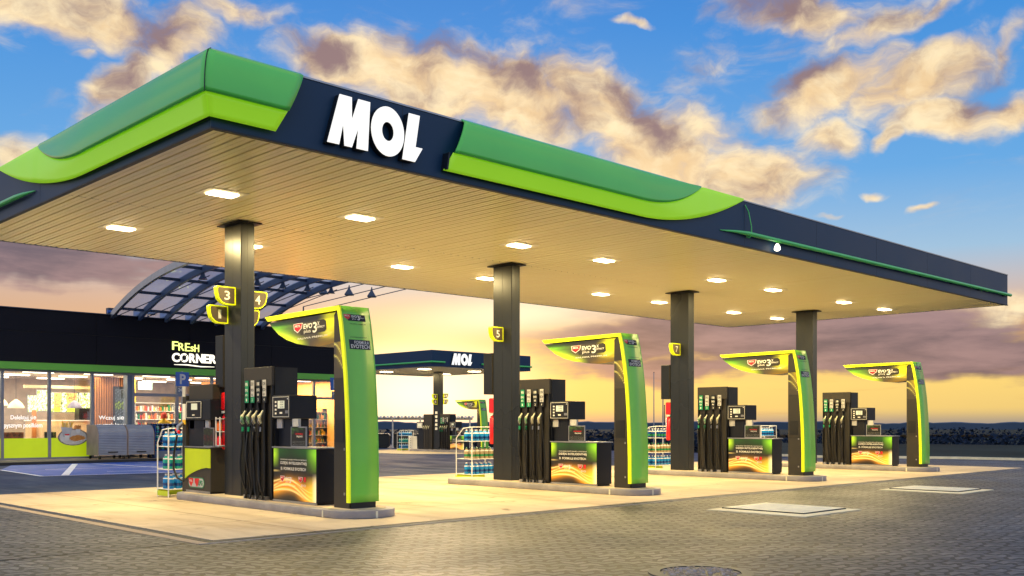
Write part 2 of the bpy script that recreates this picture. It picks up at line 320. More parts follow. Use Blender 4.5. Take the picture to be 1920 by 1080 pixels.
# ---------------------------------------------------------------- geometry helpers
ORG = {}
_txt = {}
def text_geo(s, bold=.0):
    k = (s, bold)
    if k not in _txt:
        c = bpy.data.curves.new('t', 'FONT'); c.body = s; c.size = 1; c.offset = bold; c.resolution_u = 3; c.fill_mode = 'FRONT'
        o = bpy.data.objects.new('t', c); COL.objects.link(o)
        me = bpy.data.meshes.new_from_object(o)
        vs = [tuple(v.co[:2]) for v in me.vertices]; fs = [tuple(p.vertices) for p in me.polygons]
        bpy.data.objects.remove(o); bpy.data.meshes.remove(me); bpy.data.curves.remove(c)
        x0 = min(v[0] for v in vs); x1 = max(v[0] for v in vs); y0 = min(v[1] for v in vs); y1 = max(v[1] for v in vs)
        _txt[k] = ([((a-x0)/(x1-x0), (b-y0)/(y1-y0)) for a, b in vs], fs)
    return _txt[k]
class MB:
    def __init__(s): s.v = []; s.f = []; s.mi = []; s.mats = []; s.col = {}; s.sm = []
    def _m(s, m):
        if m not in s.mats: s.mats.append(m)
        return s.mats.index(m)
    def add(s, vs, fs, m, smooth=False, cols=None):
        b = len(s.v); s.v += [tuple(v) for v in vs]; i = s._m(m)
        for f in fs: s.f.append(tuple(b+a for a in f)); s.mi.append(i); s.sm.append(smooth)
        if cols:
            for k, c in enumerate(cols): s.col[b+k] = c
        return s
    def box(s, x0, y0, z0, x1, y1, z1, m):
        x0, x1 = sorted((x0, x1)); y0, y1 = sorted((y0, y1)); z0, z1 = sorted((z0, z1))
        vs = [(x0,y0,z0),(x1,y0,z0),(x1,y1,z0),(x0,y1,z0),(x0,y0,z1),(x1,y0,z1),(x1,y1,z1),(x0,y1,z1)]
        return s.add(vs, [(0,3,2,1),(4,5,6,7),(0,1,5,4),(1,2,6,5),(2,3,7,6),(3,0,4,7)], m)
    def prism(s, pts, fn, a, b, m, smooth=False, m2=None):
        """pts 2-D outline; fn(p, q, t) -> xyz ; extruded from t=a to t=b; m2 = material of the rim"""
        n = len(pts); vs = [fn(p, q, a) for p, q in pts] + [fn(p, q, b) for p, q in pts]
        area2 = sum(pts[i][0]*pts[(i+1) % n][1]-pts[(i+1) % n][0]*pts[i][1] for i in range(n))
        s.add(vs, [tuple(range(n)), tuple(range(2*n-1, n-1, -1))], m)
        s.add(vs, [(i, n+i, n+(i+1) % n, (i+1) % n) for i in range(n)], m2 or m, smooth)
        return s
    def tube(s, pts, r, m, n=8, caps=True, smooth=True):
        pts = [Vector(p) for p in pts]; rings = []; vs = []
        up = Vector((0,0,1)); prev = None
        for i, p in enumerate(pts):
            d = (pts[min(i+1, len(pts)-1)] - pts[max(i-1, 0)]).normalized()
            if prev is None:
                a = d.cross(up)
                if a.length < 1e-3: a = d.cross(Vector((1,0,0)))
                a.normalize()
            else:
                a = (prev - d*prev.dot(d)).normalized()
            prev = a; b = d.cross(a); rr = r[i] if hasattr(r, '__len__') else r
            vs += [p + a*rr*math.cos(2*math.pi*k/n) + b*rr*math.sin(2*math.pi*k/n) for k in range(n)]
        fs = [(i*n+k, i*n+(k+1) % n, (i+1)*n+(k+1) % n, (i+1)*n+k) for i in range(len(pts)-1) for k in range(n)]
        s.add(vs, fs, m, smooth)
        if caps: s.add([vs[k] for k in range(n)], [tuple(range(n-1,-1,-1))], m); s.add(vs[-n:], [tuple(range(n))], m)
        return s
    def lathe(s, c, prof, m, n=12, smooth=True):
        vs = [(c[0]+r*math.cos(2*math.pi*k/n), c[1]+r*math.sin(2*math.pi*k/n), c[2]+z) for r, z in prof for k in range(n)]
        fs = [(i*n+k, i*n+(k+1) % n, (i+1)*n+(k+1) % n, (i+1)*n+k) for i in range(len(prof)-1) for k in range(n)]
        s.add(vs, fs, m, smooth)
        s.add(vs[:n], [tuple(range(n-1,-1,-1))], m); s.add(vs[-n:], [tuple(range(n))], m); return s
    def grid(s, fn, nu, nv, m, smooth=True, paint=None):
        vs = [fn(i/nu, j/nv) for j in range(nv+1) for i in range(nu+1)]
        fs = [(j*(nu+1)+i, j*(nu+1)+i+1, (j+1)*(nu+1)+i+1, (j+1)*(nu+1)+i) for j in range(nv) for i in range(nu)]
        cols = [paint(i/nu, j/nv) for j in range(nv+1) for i in range(nu+1)] if paint else None
        return s.add(vs, fs, m, smooth, cols)
    def text(s, st, fn, u0, v0, u1, v1, m, bold=.0, slant=0.):
        vs, fs = text_geo(st, bold)
        return s.add([fn(u0+(u1-u0)*a+slant*(v1-v0)*b, v0+(v1-v0)*b) for a, b in vs], fs, m)
    def build(s, name, parent=None, loc=None, bevel=0., solid=0., flip=None):
        me = bpy.data.meshes.new(name)
        if parent is not None: o0 = ORG[parent]
        else: o0 = Vector(loc) if loc else Vector((0,0,0))
        me.from_pydata([(v[0]-o0[0], v[1]-o0[1], v[2]-o0[2]) for v in s.v], [], s.f)
        for m in s.mats: me.materials.append(m)
        me.polygons.foreach_set('material_index', s.mi); me.polygons.foreach_set('use_smooth', s.sm)
        if s.col:
            ca = me.color_attributes.new('print', 'FLOAT_COLOR', 'POINT')
            for i, c in s.col.items(): ca.data[i].color = (*c[:3], 1)
        me.update()
        if bevel and not s.col:
            bm = bmesh.new(); bm.from_mesh(me); bmesh.ops.remove_doubles(bm, verts=bm.verts, dist=1e-5)
            bmesh.ops.recalc_face_normals(bm, faces=bm.faces); bm.to_mesh(me); bm.free()
        o = bpy.data.objects.new(name, me); COL.objects.link(o)
        if parent is not None: o.parent = parent
        else: o.location = o0
        ORG[o] = o0
        if solid:
            md = o.modifiers.new('thickness', 'SOLIDIFY'); md.thickness = solid; md.offset = 0
        if bevel:
            md = o.modifiers.new('bevel', 'BEVEL'); md.width = bevel; md.segments = 2; md.limit_method = 'ANGLE'; md.angle_limit = rad(40)
        return o
def tag(o, label, cat, group=None):
    o['label'] = label; o['category'] = cat
    if group: o['group'] = group
    return o
def thing(name, loc, label, cat, group=None):
    o = bpy.data.objects.new(name, None); COL.objects.link(o); o.location = loc; o.empty_display_size = .2
    ORG[o] = Vector(loc); return tag(o, label, cat, group)
def struct(o): o['kind'] = 'structure'; return o
def stuff(o): o['kind'] = 'stuff'; return o
def dup(root, off, label=None, group=None):
    def cp(o, par):
        c = o.copy(); COL.objects.link(c)
        if par: c.parent = par
        for ch in o.children: cp(ch, c)
        return c
    r = cp(root, None); r.location = Vector(root.location) + Vector(off)
    if label: r['label'] = label
    if group: r['group'] = group
    return r
def FX(x, t=0.):      # print surface facing -X at x: u runs along +Y (use u0>u1 so text reads left to right)
    return lambda u, v: (x-t, u, v)
def FY(y):
    return lambda u, v: (u, y, v)
def sstep(a, b, x):
    t = max(0., min(1., (x-a)/(b-a))); return t*t*(3-2*t)
def mixc(a, b, t): return tuple(p*(1-t)+q*t for p, q in zip(a, b))

# ================================================================ SETTING
FAR = 1.262
def gz(x, y):          # the site falls gently away beyond the road
    d = (x-CAMP[0])*math.cos(TH) + (y-CAMP[1])*math.sin(TH)
    return -.42*sstep(42, 62, d)
def far_pt(x, y, z): return (CAMP[0]+FAR*(x-CAMP[0]), CAMP[1]+FAR*(y-CAMP[1]), 1.5+FAR*(z-1.5))
def sheet(name, x0, y0, x1, y1, dz, m, nx=1, ny=1):
    g = MB(); g.grid(lambda a, b: (x0+(x1-x0)*a, y0+(y1-y0)*b, gz(x0+(x1-x0)*a, y0+(y1-y0)*b)+dz), nx, ny, m, False)
    return struct(g.build(name))
grass = mat('field_grass', (44,54,52), .95, 0, .3, .3, spec=.05)
# far land to the horizon
def land(x, y):
    d = (x-CAMP[0])*math.cos(TH) + (y-CAMP[1])*math.sin(TH)
    return -.75-7.3*sstep(60, 190, d)
g = MB(); g.grid(lambda a, b: (-900+2400*a, -900+2600*b, land(-900+2400*a, -900+2600*b)), 120, 130, grass, False); struct(g.build('ground'))
sheet('asphalt_road', -20, 10.0, 46, 75, 0.0, asph, 60, 48)
sheet('paved_driveway', -30, -40, 40, 0.1, 0.0, pavem, 2, 2)
g = MB(); g.grid(lambda a, b: (-30+30.1*a, .1+35*b, .004), 2, 2, pavem, False); struct(g.build('paved_side_strip'))
g = MB(); g.grid(lambda a, b: (28.6+11.4*a, .1+10*b, .004), 2, 2, pavem, False); struct(g.build('paved_end_strip'))
# platform slab of the forecourt, a couple of cm proud, with a dark drainage line round it
g = MB(); g.box(.05, .05, -.05, 28.4, 10.35, .022, slabm); struct(g.build('forecourt_slab'))
g = MB(); g.box(-.06, -.06, -.03, 28.5, 0.05, .012, navyd); g.box(-.06, .05, -.03, .05, 10.45, .012, navyd)
struct(g.build('drainage_channel'))
g = MB(); g.box(-.2, -.10, -.03, 28.64, -.06, .009, kerbm); g.box(-.22, -.06, -.03, -.06, 10.45, .009, sidem); g.box(-.06,10.35,-.03,28.5,10.47,.014,tankc)
struct(g.build('edge_course'))
# pavement in front of the shop
g = MB(); g.box(-6, 25.55, -.05, 20.7, 34, .11, sidem); struct(g.build('shop_pavement'))
g = MB(); g.box(-6, 25.4, -.05, 20.7, 25.55, .105, navyd); struct(g.build('shop_kerb'))
# blue parking bays and their white lines
g = MB()
q = [(5.6,25.35),(4.2,21.9),(3.85,17.2),(8.5,16.3),(12.4,16.2),(14.6,25.35)]
g.add([(x, y, .008) for x, y in q], [(0,1,2,3,4,5)], bluep); struct(g.build('blue_parking_bay'))
linem = mat('road_marking', (236,238,242), .5, 0, .12, 7.)
def stripe(mb, a, b, w=.12, z=.013):
    a = Vector((*a, z)); b = Vector((*b, z)); d = (b-a).normalized(); n = Vector((-d.y, d.x, 0))*w/2
    mb.add([a-n, b-n, b+n, a+n], [(0,1,2,3)], linem)
g = MB()
stripe(g, (4.2,21.9), (3.85,17.2)); stripe(g, (3.85,17.2), (12.4,16.2), .1); stripe(g, (4.5,17.3), (7.6,24.9), .2); stripe(g, (8.1,24.6), (8.9,16.9), .14)
stripe(g, (5.3,21.2), (14,20.2), .1); stripe(g, (9.2,24.4), (14.2,23.9), .1); stripe(g, (6.2,18.6), (12.6,17.2), .1); stripe(g, (9.6,24.2), (12.2,16.9), .1)
struct(g.build('bay_markings'))

# hatches over the tanks and a cobbled manhole
def tank_cover(x0, y0, x1, y1, label):
    t = thing('tank_cover', ((x0+x1)/2, (y0+y1)/2, 0), label, 'tank cover', 'tank covers in the block paving')
    a = MB(); a.box(x0, y0, 0, x1, y1, .014, tankc); a.build('concrete_frame', t)
    b = MB(); i = .38; b.box(x0+i, y0+i*.6, .014, x1-.1, y1-.06, .03, navyd); b.box(x0+i+.03, y0+i*.6+.03, .03, x1-.13, y1-.09, .034, mat('tread_plate', (236,232,212), .5, .1, .1, 9.)); 
    k = MATS['tread_plate']
    for n in range(26):
        yy = y0+i*.6+.06+n*(y1-y0-i*.6-.2)/26; b.box(x0+i+.08, yy, .034, x1-.18, yy+.02, .039, k)
    b.build('lid', t)
tank_cover(8.25, -3.5, 10.15, -1.65, 'pale concrete tank cover set in the paving nearest the camera')
tank_cover(15.2, -3.2, 16.95, -1.4, 'pale concrete tank cover set in the paving farther back')
t = thing('manhole_cover', (2.28, -5.72, 0), 'round manhole cover filled with small pale stones in a dark grey ring', 'manhole cover')
g = MB(); g.lathe((2.28,-5.72,0), [(.52,.0),(.52,.012),(.4,.016),(.4,.0)], mat('iron_ring', (70,74,78), .5, .3, .15, 9.), 40, False); g.build('ring', t)
g = MB(); g.lathe((2.28,-5.72,0), [(.395,.0),(.39,.008)], navyd, 40, False)
for k in range(230):
    r = .375*math.sqrt(random.random()); a = random.random()*6.283; sz = random.uniform(.012,.024)
    cx, cy = 2.28+r*math.cos(a), -5.72+r*math.sin(a)
    g.lathe((cx,cy,.006), [(sz,0),(sz*.8,.009),(sz*.3,.013)], sorted([sidem, sidem, kerbm], key=lambda m: random.random())[0], 6)
g.build('stone_infill', t)

# ================================================================ MAIN CANOPY
L, WD, ZC, ZT = 26.94, 10.22, 5.18, 6.12
def shield(fn, u, v, w, h, mb, t=0):   # red shield-shaped badge with white letters
    pts = [(0,1),(1,1),(.97,.55),(.78,.22),(.5,0),(.22,.22),(.03,.55)]
    mb.add([fn(u+w*a, v+h*b) for a, b in pts], [tuple(range(7))], whitep)
PROF = [(6.16,-.02),(6.165,.03),(6.12,.075),(6.02,.12),(5.9,.15),(5.78,.168),(5.66,.175),(5.56,.172)]
def prof_o(z):
    if z >= PROF[0][0]: return 0.
    for (za, oa), (zb, ob) in zip(PROF[1:], PROF[2:]):
        if zb <= z <= za: return oa+(ob-oa)*(za-z)/(za-zb)
    if z > 6.1: return .05
    return .172
def lime_o(z):
    return .085+.07*max(0, min(1, (z-5.3)/.28)) if z < 5.58 else prof_o(z)*.86+.0
def shells(fn, a0, a1, sweep, slant0, parent, mitre=0.):
    """fn(s, out, z) -> world. runs s=a0..a1 ; sweep=(g0,g1,l0,l1): boundaries swing up to the top at g1 (green) and l1 (lime tip).
    slant0: how far the start edge leans with height ; mitre: start edge follows the outward bulge"""
    g0, g1, l0, l1 = sweep
    N = 64
    def zg(s):
        t = max(0, min(1, (s-g0)/(g1-g0))); return 5.56+(6.16-5.56)*(t**2.2)
    def zl(s):
        t = max(0, min(1, (s-l0)/(l1-l0))); return 5.29+(6.13-5.29)*(t**1.9)
    def k(s): return 1-.85*sstep(g0-.3, l1, s)
    def st(z, o, s, S0, S1):
        f = (s-S0)/(S1-S0); sh = slant0*(z-5.29)/.87 - mitre*o
        return s + sh*(1-f)**8
    gm = MB(); M_ = 10
    def gf(u, v):
        s = a0+(g1-a0)*u if abs(g1) else 0
        z = zg(s)+(6.165-zg(s))*v; o = prof_o(z)*k(s)
        if v >= .999: o = -.03
        return fn(st(z, o, s, a0, g1), o, z)
    gm.grid(gf, N, M_, green)
    gm.build('green_shell', parent, solid=.03)
    lm = MB()
    def lf(u, v):
        s = a0+(l1-a0)*u; top = zg(s)+.01 if s < g1 else 6.165
        z = zl(s)+(top-zl(s))*v; o = lime_o(z)*k(s)
        if s < g1: o -= .012
        return fn(st(z, o, s, a0, l1), max(o, .012 if v < .999 else -.03), z)
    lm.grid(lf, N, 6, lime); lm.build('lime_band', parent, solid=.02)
    um = MB()                       # dark soffit strip and slot behind the lower edge
    um.grid(lambda u, v: fn(st(5.3,.0,a0+(l1-a0)*u,a0,l1)+.03, (.005+(lime_o(zl(a0+(l1-a0)*u)+.01)*k(a0+(l1-a0)*u)-.02)*v), zl(a0+(l1-a0)*u)+.012), N, 1, navyd); um.build('shell_soffit', parent)

can = thing('station_canopy', (0,0,0), 'large flat canopy with navy fascia, green and lime shells and lit slatted ceiling', 'canopy')
# ceiling trays as real folded sheet
g = MB(); nt = int((L-.1)/.21)
pr_ = [(0,0.035),(.012,.035),(.02,0),(.095,.0),(.105,.006),(.115,0),(.19,0),(.198,.035),(.21,.035)]
for j0, j1 in ((.06,5.04),(5.055,WD-.06)):
    for i in range(nt+1):
        x0 = .05+i*.21; w = min(.21, L-.05-x0)
        if w < .1: continue
        rise = random.uniform(-.0015,.0015); tilt = random.uniform(-.0022,.0022)
        vs = [(x0+a*w/.21, y, ZC+.005+b+rise+tilt*(a/.21-.5)*(1 if y == j0 else -.6)) for y in (j0, j1) for a, b in pr_]
        n = len(pr_); g.add(vs, [(a, a+1, n+a+1, n+a) for a in range(n-1)], ceilm)
        # closed tray ends at the butt joint
g.build('ceiling', can)
g = MB(); g.box(.04,.04,ZC+.05,L-.04,WD-.04,ZC+.12,navyd); g.box(.02,.02,ZT-.1,L-.02,WD-.02,ZT-.02,steel); g.build('roof_deck', can)
def fascia_run(pts, name):
    g = MB()
    for (x0,y0,x1,y1) in pts: g.box(x0,y0,ZC-.0,x1,y1,ZT,navy)
    return g.build(name, can, bevel=.008)
fascia_run([(0,0,L,.05)], 'front_fascia'); fascia_run([(0,.052,.05,WD-.052)], 'side_fascia')
fascia_run([(0,WD-.05,L,WD)], 'rear_fascia'); fascia_run([(L-.05,.052,L,WD-.052)], 'end_fascia')
# thin panel joints and bottom trim
g = MB()
for k in range(1, 9): g.box(k*3.0, -.0015, ZC+.03, k*3.0+.008, .01, ZT-.02, navyd)
for k in range(1, 4): g.box(-.0015, k*3.0, ZC+.03, .01, k*3.0+.008, ZT-.02, navyd)
g.box(-.012,-.012,ZC-.012,L+.012,.06,ZC+.012,navyd); g.box(-.012,.06,ZC-.012,.06,WD,ZC+.012,navyd); g.box(.0,-.01,ZT,L+.01,.07,ZT+.025,steel); g.build('fascia_trim', can)
F_ = lambda s, o, z: (s, -o, z); Lf = lambda s, o, z: (-o, s, z)
shells(F_, 0, 1.28, (90,91,90,91), 0, can, 0) if False else None
# corner shell: two wings mitred at the corner, the front one cut on a slant
def corner():
    gm, lm, um = MB(), MB(), MB()
    def wingF(u, v, zlo, zhi, of):
        z = zlo+(zhi-zlo)*v; o = of(z)
        if zhi > 6 and v >= .999: o = -.03
        s0 = -o; s1 = .86+.44*(z-5.29)/.87
        return (s0+(s1-s0)*u, -o, z)
    gm.grid(lambda u, v: wingF(u, v, 5.56, 6.165, prof_o), 12, 10, green)
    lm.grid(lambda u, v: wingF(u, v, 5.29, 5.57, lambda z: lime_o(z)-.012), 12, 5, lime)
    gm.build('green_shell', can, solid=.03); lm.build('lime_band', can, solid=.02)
    g = MB(); g.tube([(-prof_o(z)-.013, -prof_o(z)-.013, z) for z in [6.165-.06*i for i in range(11)]], .006, navyd, 5); g.build('mitre_joint', can)
corner()
def swept(fn, a0, sweep, slant, mitre, name='green_shell'):
    shells(fn, a0, None, sweep, slant, can, mitre)
swept(Lf, 0.0, (3.7, 6.05, 3.9, 8.1), 0, 1.0)
swept(F_, 3.72, (8.3, 10.45, 8.5, 11.95), .44, 0)
# end cheek of the long front shell
g = MB(); g.prism([(3.73,5.3),(3.76,5.3),(3.80,5.56),(3.77,5.56)], lambda p,q,t: (p,t,q), -.14, -.0, navyd); g.build('shell_end_cheek', can)
# half round green rails
g = MB(); g.tube([(11.1,-.012,5.4),(11.6,-.05,5.43),(12.0,-.075,5.44),(26.98,-.075,5.49)], [.008,.03,.047,.047], railg, 12)
for k in range(8): g.box(12.5+k*2, -.07, 5.42, 12.53+k*2, 0, 5.46, navyd)
g.build('green_rail', can)
g = MB(); g.tube([(-.02,6.19,5.42),(-.07,6.6,5.42),(-.075,7.0,5.43),(-.075,WD,5.44)], [.01,.035,.047,.047], railg, 12); g.build('green_rail', can)
g = MB(); g.tube([(12.0,-.02,6.04),(12.07,-.06,5.9),(12.13,-.09,5.6),(12.12,-.1,5.42),(12.08,-.08,5.36),(12.02,-.04,5.38)], .012, railg, 6); g.build('conduit', can)
# lettering
def mol(px, pz, sc, y, par, name='letter', dep=.12):
    Mp = [(0,0),(.2,.69),(.4,.69),(.4,.37),(.51,.69),(.71,.69),(.67,0),(.48,0),(.51,.29),(.4,0),(.28,0),(.26,.31),(.19,0)]
    Lp = [(1.28,0),(1.40,.69),(1.60,.69),(1.52,.22),(1.65,.22),(1.51,0)]
    fn = lambda p, q, t: (px+p*sc, t, pz+q*sc)
    for P_ in (Mp, Lp):
        g = MB(); g.prism(P_, fn, y-dep*sc, y-dep*sc+.012, white, m2=white); g.prism(P_, fn, y-dep*sc+.012, y, navyd); g.build(name, par)
    g = MB(); n = 40; vs = []; c = (1.02,.345)
    ring = lambda r1, r2, off: [(c[0]+off+r1*math.cos(6.2832*k/n), c[1]+r2*math.sin(6.2832*k/n)) for k in range(n)]
    o_, i_ = ring(.29,.352,0), ring(.105,.135,0)
    for t0, t1, m_ in ((y-dep*sc, y-dep*sc+.012, white), (y-dep*sc+.012, y, navyd)):
        vs = [fn(p,q,t0) for p,q in o_]+[fn(p,q,t0) for p,q in i_]+[fn(p,q,t1) for p,q in o_]+[fn(p,q,t1) for p,q in i_]
        g.add(vs, [(k,(k+1)%n,n+(k+1)%n,n+k) for k in range(n)]+[(k,2*n+k,2*n+(k+1)%n,(k+1)%n) for k in range(n)]+[(n+k,n+(k+1)%n,3*n+(k+1)%n,3*n+k) for k in range(n)], m_)
    g.build(name, par)
mol(1.63, 5.30, 1., -.0, can)
# downlights
lens = glow('downlight_lens', (255,226,170), 15.)
for x in (1.84,4.53,8.53,11.24,15.7,18.43,22.49,25.21):
    for y in (3.19, 7.12):
        g = MB(); g.box(x-.34,y-.26,ZC-.006,x+.34,y+.26,ZC+.03,whitep); g.box(x-.22,y-.13,ZC-.03,x+.22,y-.01,ZC-.006,lens); g.box(x-.22,y+.01,ZC-.03,x+.22,y+.13,ZC-.006,lens)
        g.build('downlight', can)
        a = area('downlight_lamp', (x,y,ZC-.045), .42, .25, LAMP_W, LAMP_C)
        a.parent = can
g = MB(); g.lathe((13.1,-.12,5.2), [(.03,0),(.07,.03),(.06,.1),(.02,.16)], glow('spot_glass', (255,250,230), 3.), 12); g.build('spot_lamp', can)
# columns
for k in range(4):
    X = 3.126+6.876*k; Y = 4.925
    g = MB(); g.box(X, Y, .15, X+.275, Y+.62, ZC-.02, colm); o = g.build('column', can, bevel=.012)
    g = MB(); g.box(X-.1, Y-.1, ZC-.035, X+.375, Y+.72, ZC-.012, black); g.build('cap_plate', o)
    g = MB(); g.box(X-.002, Y+.3, .15, X-.0, Y+.306, ZC-.04, black); g.box(X+.13, Y-.002, .15, X+.136, Y, ZC-.04, black); g.build('panel_joint', o)

# ================================================================ PUMP ISLANDS
NB = ['nearest the camera', 'second from the left', 'third from the left', 'farthest to the right']
COLN = ['nearest the camera', 'second from the left', 'third from the left', 'farthest right']
def stadium(x0, y0, x1, y1, r, n=8):
    P_ = []
    for cx, cy, a0 in ((x1-r,y0+r,-90),(x1-r,y1-r,0),(x0+r,y1-r,90),(x0+r,y0+r,180)):
        P_ += [(cx+r*math.cos(rad(a0+90*i/n)), cy+r*math.sin(rad(a0+90*i/n))) for i in range(n+1)]
    return P_
def island(k):
    X = 6.876*k
    t = thing('pump_island', (3.26+X, 4, .02), 'raised island with rounded grey kerb under the column %s' % COLN[k], 'pump island', 'pump islands under the main canopy')
    g = MB(); g.prism(stadium(2.7+X, .92, 3.82+X, 7.0, .5), lambda p,q,s: (p,q,s), .02, .15, kerbm, True); g.build('kerb', t, bevel=.018)
    g = MB(); g.prism(stadium(2.83+X, 1.05, 3.69+X, 6.87, .38), lambda p,q,s: (p,q,s), .12, .156, slabm); g.build('infill', t)
    g = MB()
    for (x, y, nx, ny) in ((2.7,1.62,-1,0),(3.02,.985,-.6,-.8),(3.22,.92,0,-1),(3.5,.985,.5,-.85)):
        for w in (.02,):
            dx, dy = -ny*w, nx*w
            g.add([(x+X+nx*.004-dx, y+ny*.004-dy, .025),(x+X+nx*.004+dx, y+ny*.004+dy, .025),(x+X+nx*.004+dx, y+ny*.004+dy, .135),(x+X+nx*.004-dx, y+ny*.004-dy, .135)], [(0,1,2,3)], kerbw)
    g.build('kerb_joint', t)
for k in range(4): island(k)

# ---- printed graphics (print colours, plus a shadow painted on the gantry arm)
def fbm(x, y):
    return (math.sin(x*2.1+1.3*math.sin(y*1.7))+math.sin(y*3.3+x*1.1+1)+.5*math.sin(x*5.3-y*4.1)+.25*math.sin(x*11+y*9))/2.75
def banner_paint(u, v):          # u left->right, v bottom->top
    c = lin((20,21,18))
    gtop = max(0, min(1, (v-.52)/.48)); side = abs(u-.42)/.58
    c = mixc(c, lin((34,96,28)), max(0, min(1, (v-.74)*3.2*(.35+.8*side))))
    c = mixc(c, lin((150,225,40)), max(0, min(1, (u-.76)*4))*max(0, min(1, (v-.52)*2.6))*(.7+.3*fbm(u*4, v*3)))
    c = mixc(c, lin((170,215,40)), max(0, min(1, (.14-u)*8))*max(0, min(1, (v-.62)*4)))
    for (uu, vv) in ((.03,.56),(.02,.36)): c = mixc(c, lin((220,190,110)), math.exp(-((u-uu)/.09)**2-((v-vv)/.012)**2)*.9)
    line = .2+.13*math.sin(u*4.2+.2)-.02*math.sin(u*9)
    if v < .62:
        w = .30+.25*max(0, u-.55)*2; d = (v-line+.03)
        f = math.exp(-(d/(.12+.25*max(0, u-.5)))**2)
        c = mixc(c, lin((244,160,30)), min(1, f*1.15))
        for a, b, ww in ((.03,.0,.015),(-.04,.6,.02),(.08,1.1,.012),(-.1,1.7,.018)):
            dd = v-(line+a+.04*math.sin(u*6+b)); c = mixc(c, lin((255,226,140)), math.exp(-(dd/ww)**2)*.8)
        for a, b in ((-.01,.2),(-.075,1.2),(.05,2.2)):
            dd = v-(line+a+.035*math.sin(u*5.+b)); c = mixc(c, lin((196,92,14)), math.exp(-(dd/.012)**2)*.75)
        if u > .72: c = mixc(c, lin((250,205,60)), min(1, (u-.72)*4)*max(0, min(1, (.5-v)*4)))
        if u > .9: c = mixc(c, lin((250,240,200)), min(1, (u-.9)*8)*max(0, min(1, (.55-v)*5)))
    return c
def arm_paint(y, z):
    t = (3.76-y)/2.1               # 0 tip .. 1 pillar
    zz = (z-2.73)/.5
    c = lin((62,56,44))
    c = mixc(c, lin((92,160,36)), max(0, min(1, (.42-t)*4))*(.75+.25*fbm(t*9, zz*14)))
    c = mixc(c, lin((196,226,40)), math.exp(-((zz-.62+t*.9)/.16)**2)*max(0, min(1, (.62-t)*3)))
    c = mixc(c, lin((225,232,40)), math.exp(-((zz-.08)/.18)**2)*max(0, min(1, (.55-t)*4)))
    c = mixc(c, lin((236,228,20)), max(0, min(1, (t-.72)*7))*max(0, min(1, (zz-.1)*1.6)))
    c = mixc(c, lin((120,92,20)), max(0, min(1, (t-.6)*5))*max(0, min(1, (.35-zz)*3)))
    c = mixc(c, lin((46,42,34)), max(0, min(1, (z-3.13)*14))*max(0, min(1, (.86-t)*8))*.9)  # shadow below the yellow top strip, painted into the print
    c = mixc(c, lin((250,244,120)), math.exp(-((zz-.42)/.03)**2-((t-.86)/.05)**2))
    c = mixc(c, lin((232,206,60)), math.exp(-((zz-.3)/.03)**2-((t-.88)/.08)**2))
    return c
YC = [(.15,1.27),(.25,1.27),(.77,1.272),(1.27,1.285),(1.76,1.31),(2.26,1.35),(2.68,1.405),(3.1,1.48),(3.335,1.545)]
def yc(z):
    for (a, ya), (b, yb) in zip(YC, YC[1:]):
        if a <= z <= b: return ya+(yb-ya)*(z-a)/(b-a)
    return YC[-1][1]+(z-3.335)*.35 if z > 3.3 else 1.27
def evo(g, fn, u0, v0, w, h, mt=None, s=1):
    """EVO plus 3X EFFECT word mark inside box"""
    mt = mt or whitep
    g.text('EVO', fn, u0, v0+h*.48, u0+w*.42, v0+h*.95, mt, .03)
    g.text('plus', fn, u0+w*.02, v0, u0+w*.34, v0+h*.42, mt, .0)
    g.text('3', fn, u0+w*.44, v0+h*.02, u0+w*.64, v0+h*.98, mt, .02)
    g.text('X', fn, u0+w*.66, v0+h*.62, u0+w*.76, v0+h*.98, mt, .02)
    g.text('EFFECT', fn, u0+w*.66, v0+h*.38, u0+w, v0+h*.56, mt, .02)
def badge_shield(g, fn, u, v, w, h, txt='MOL'):
    pts = [(0,1),(1,1),(.96,.55),(.78,.25),(.5,0),(.22,.25),(.04,.55)]
    g.add([fn(u+w*a, v+h*b) for a, b in pts], [tuple(range(7))], whitep)
    return pts

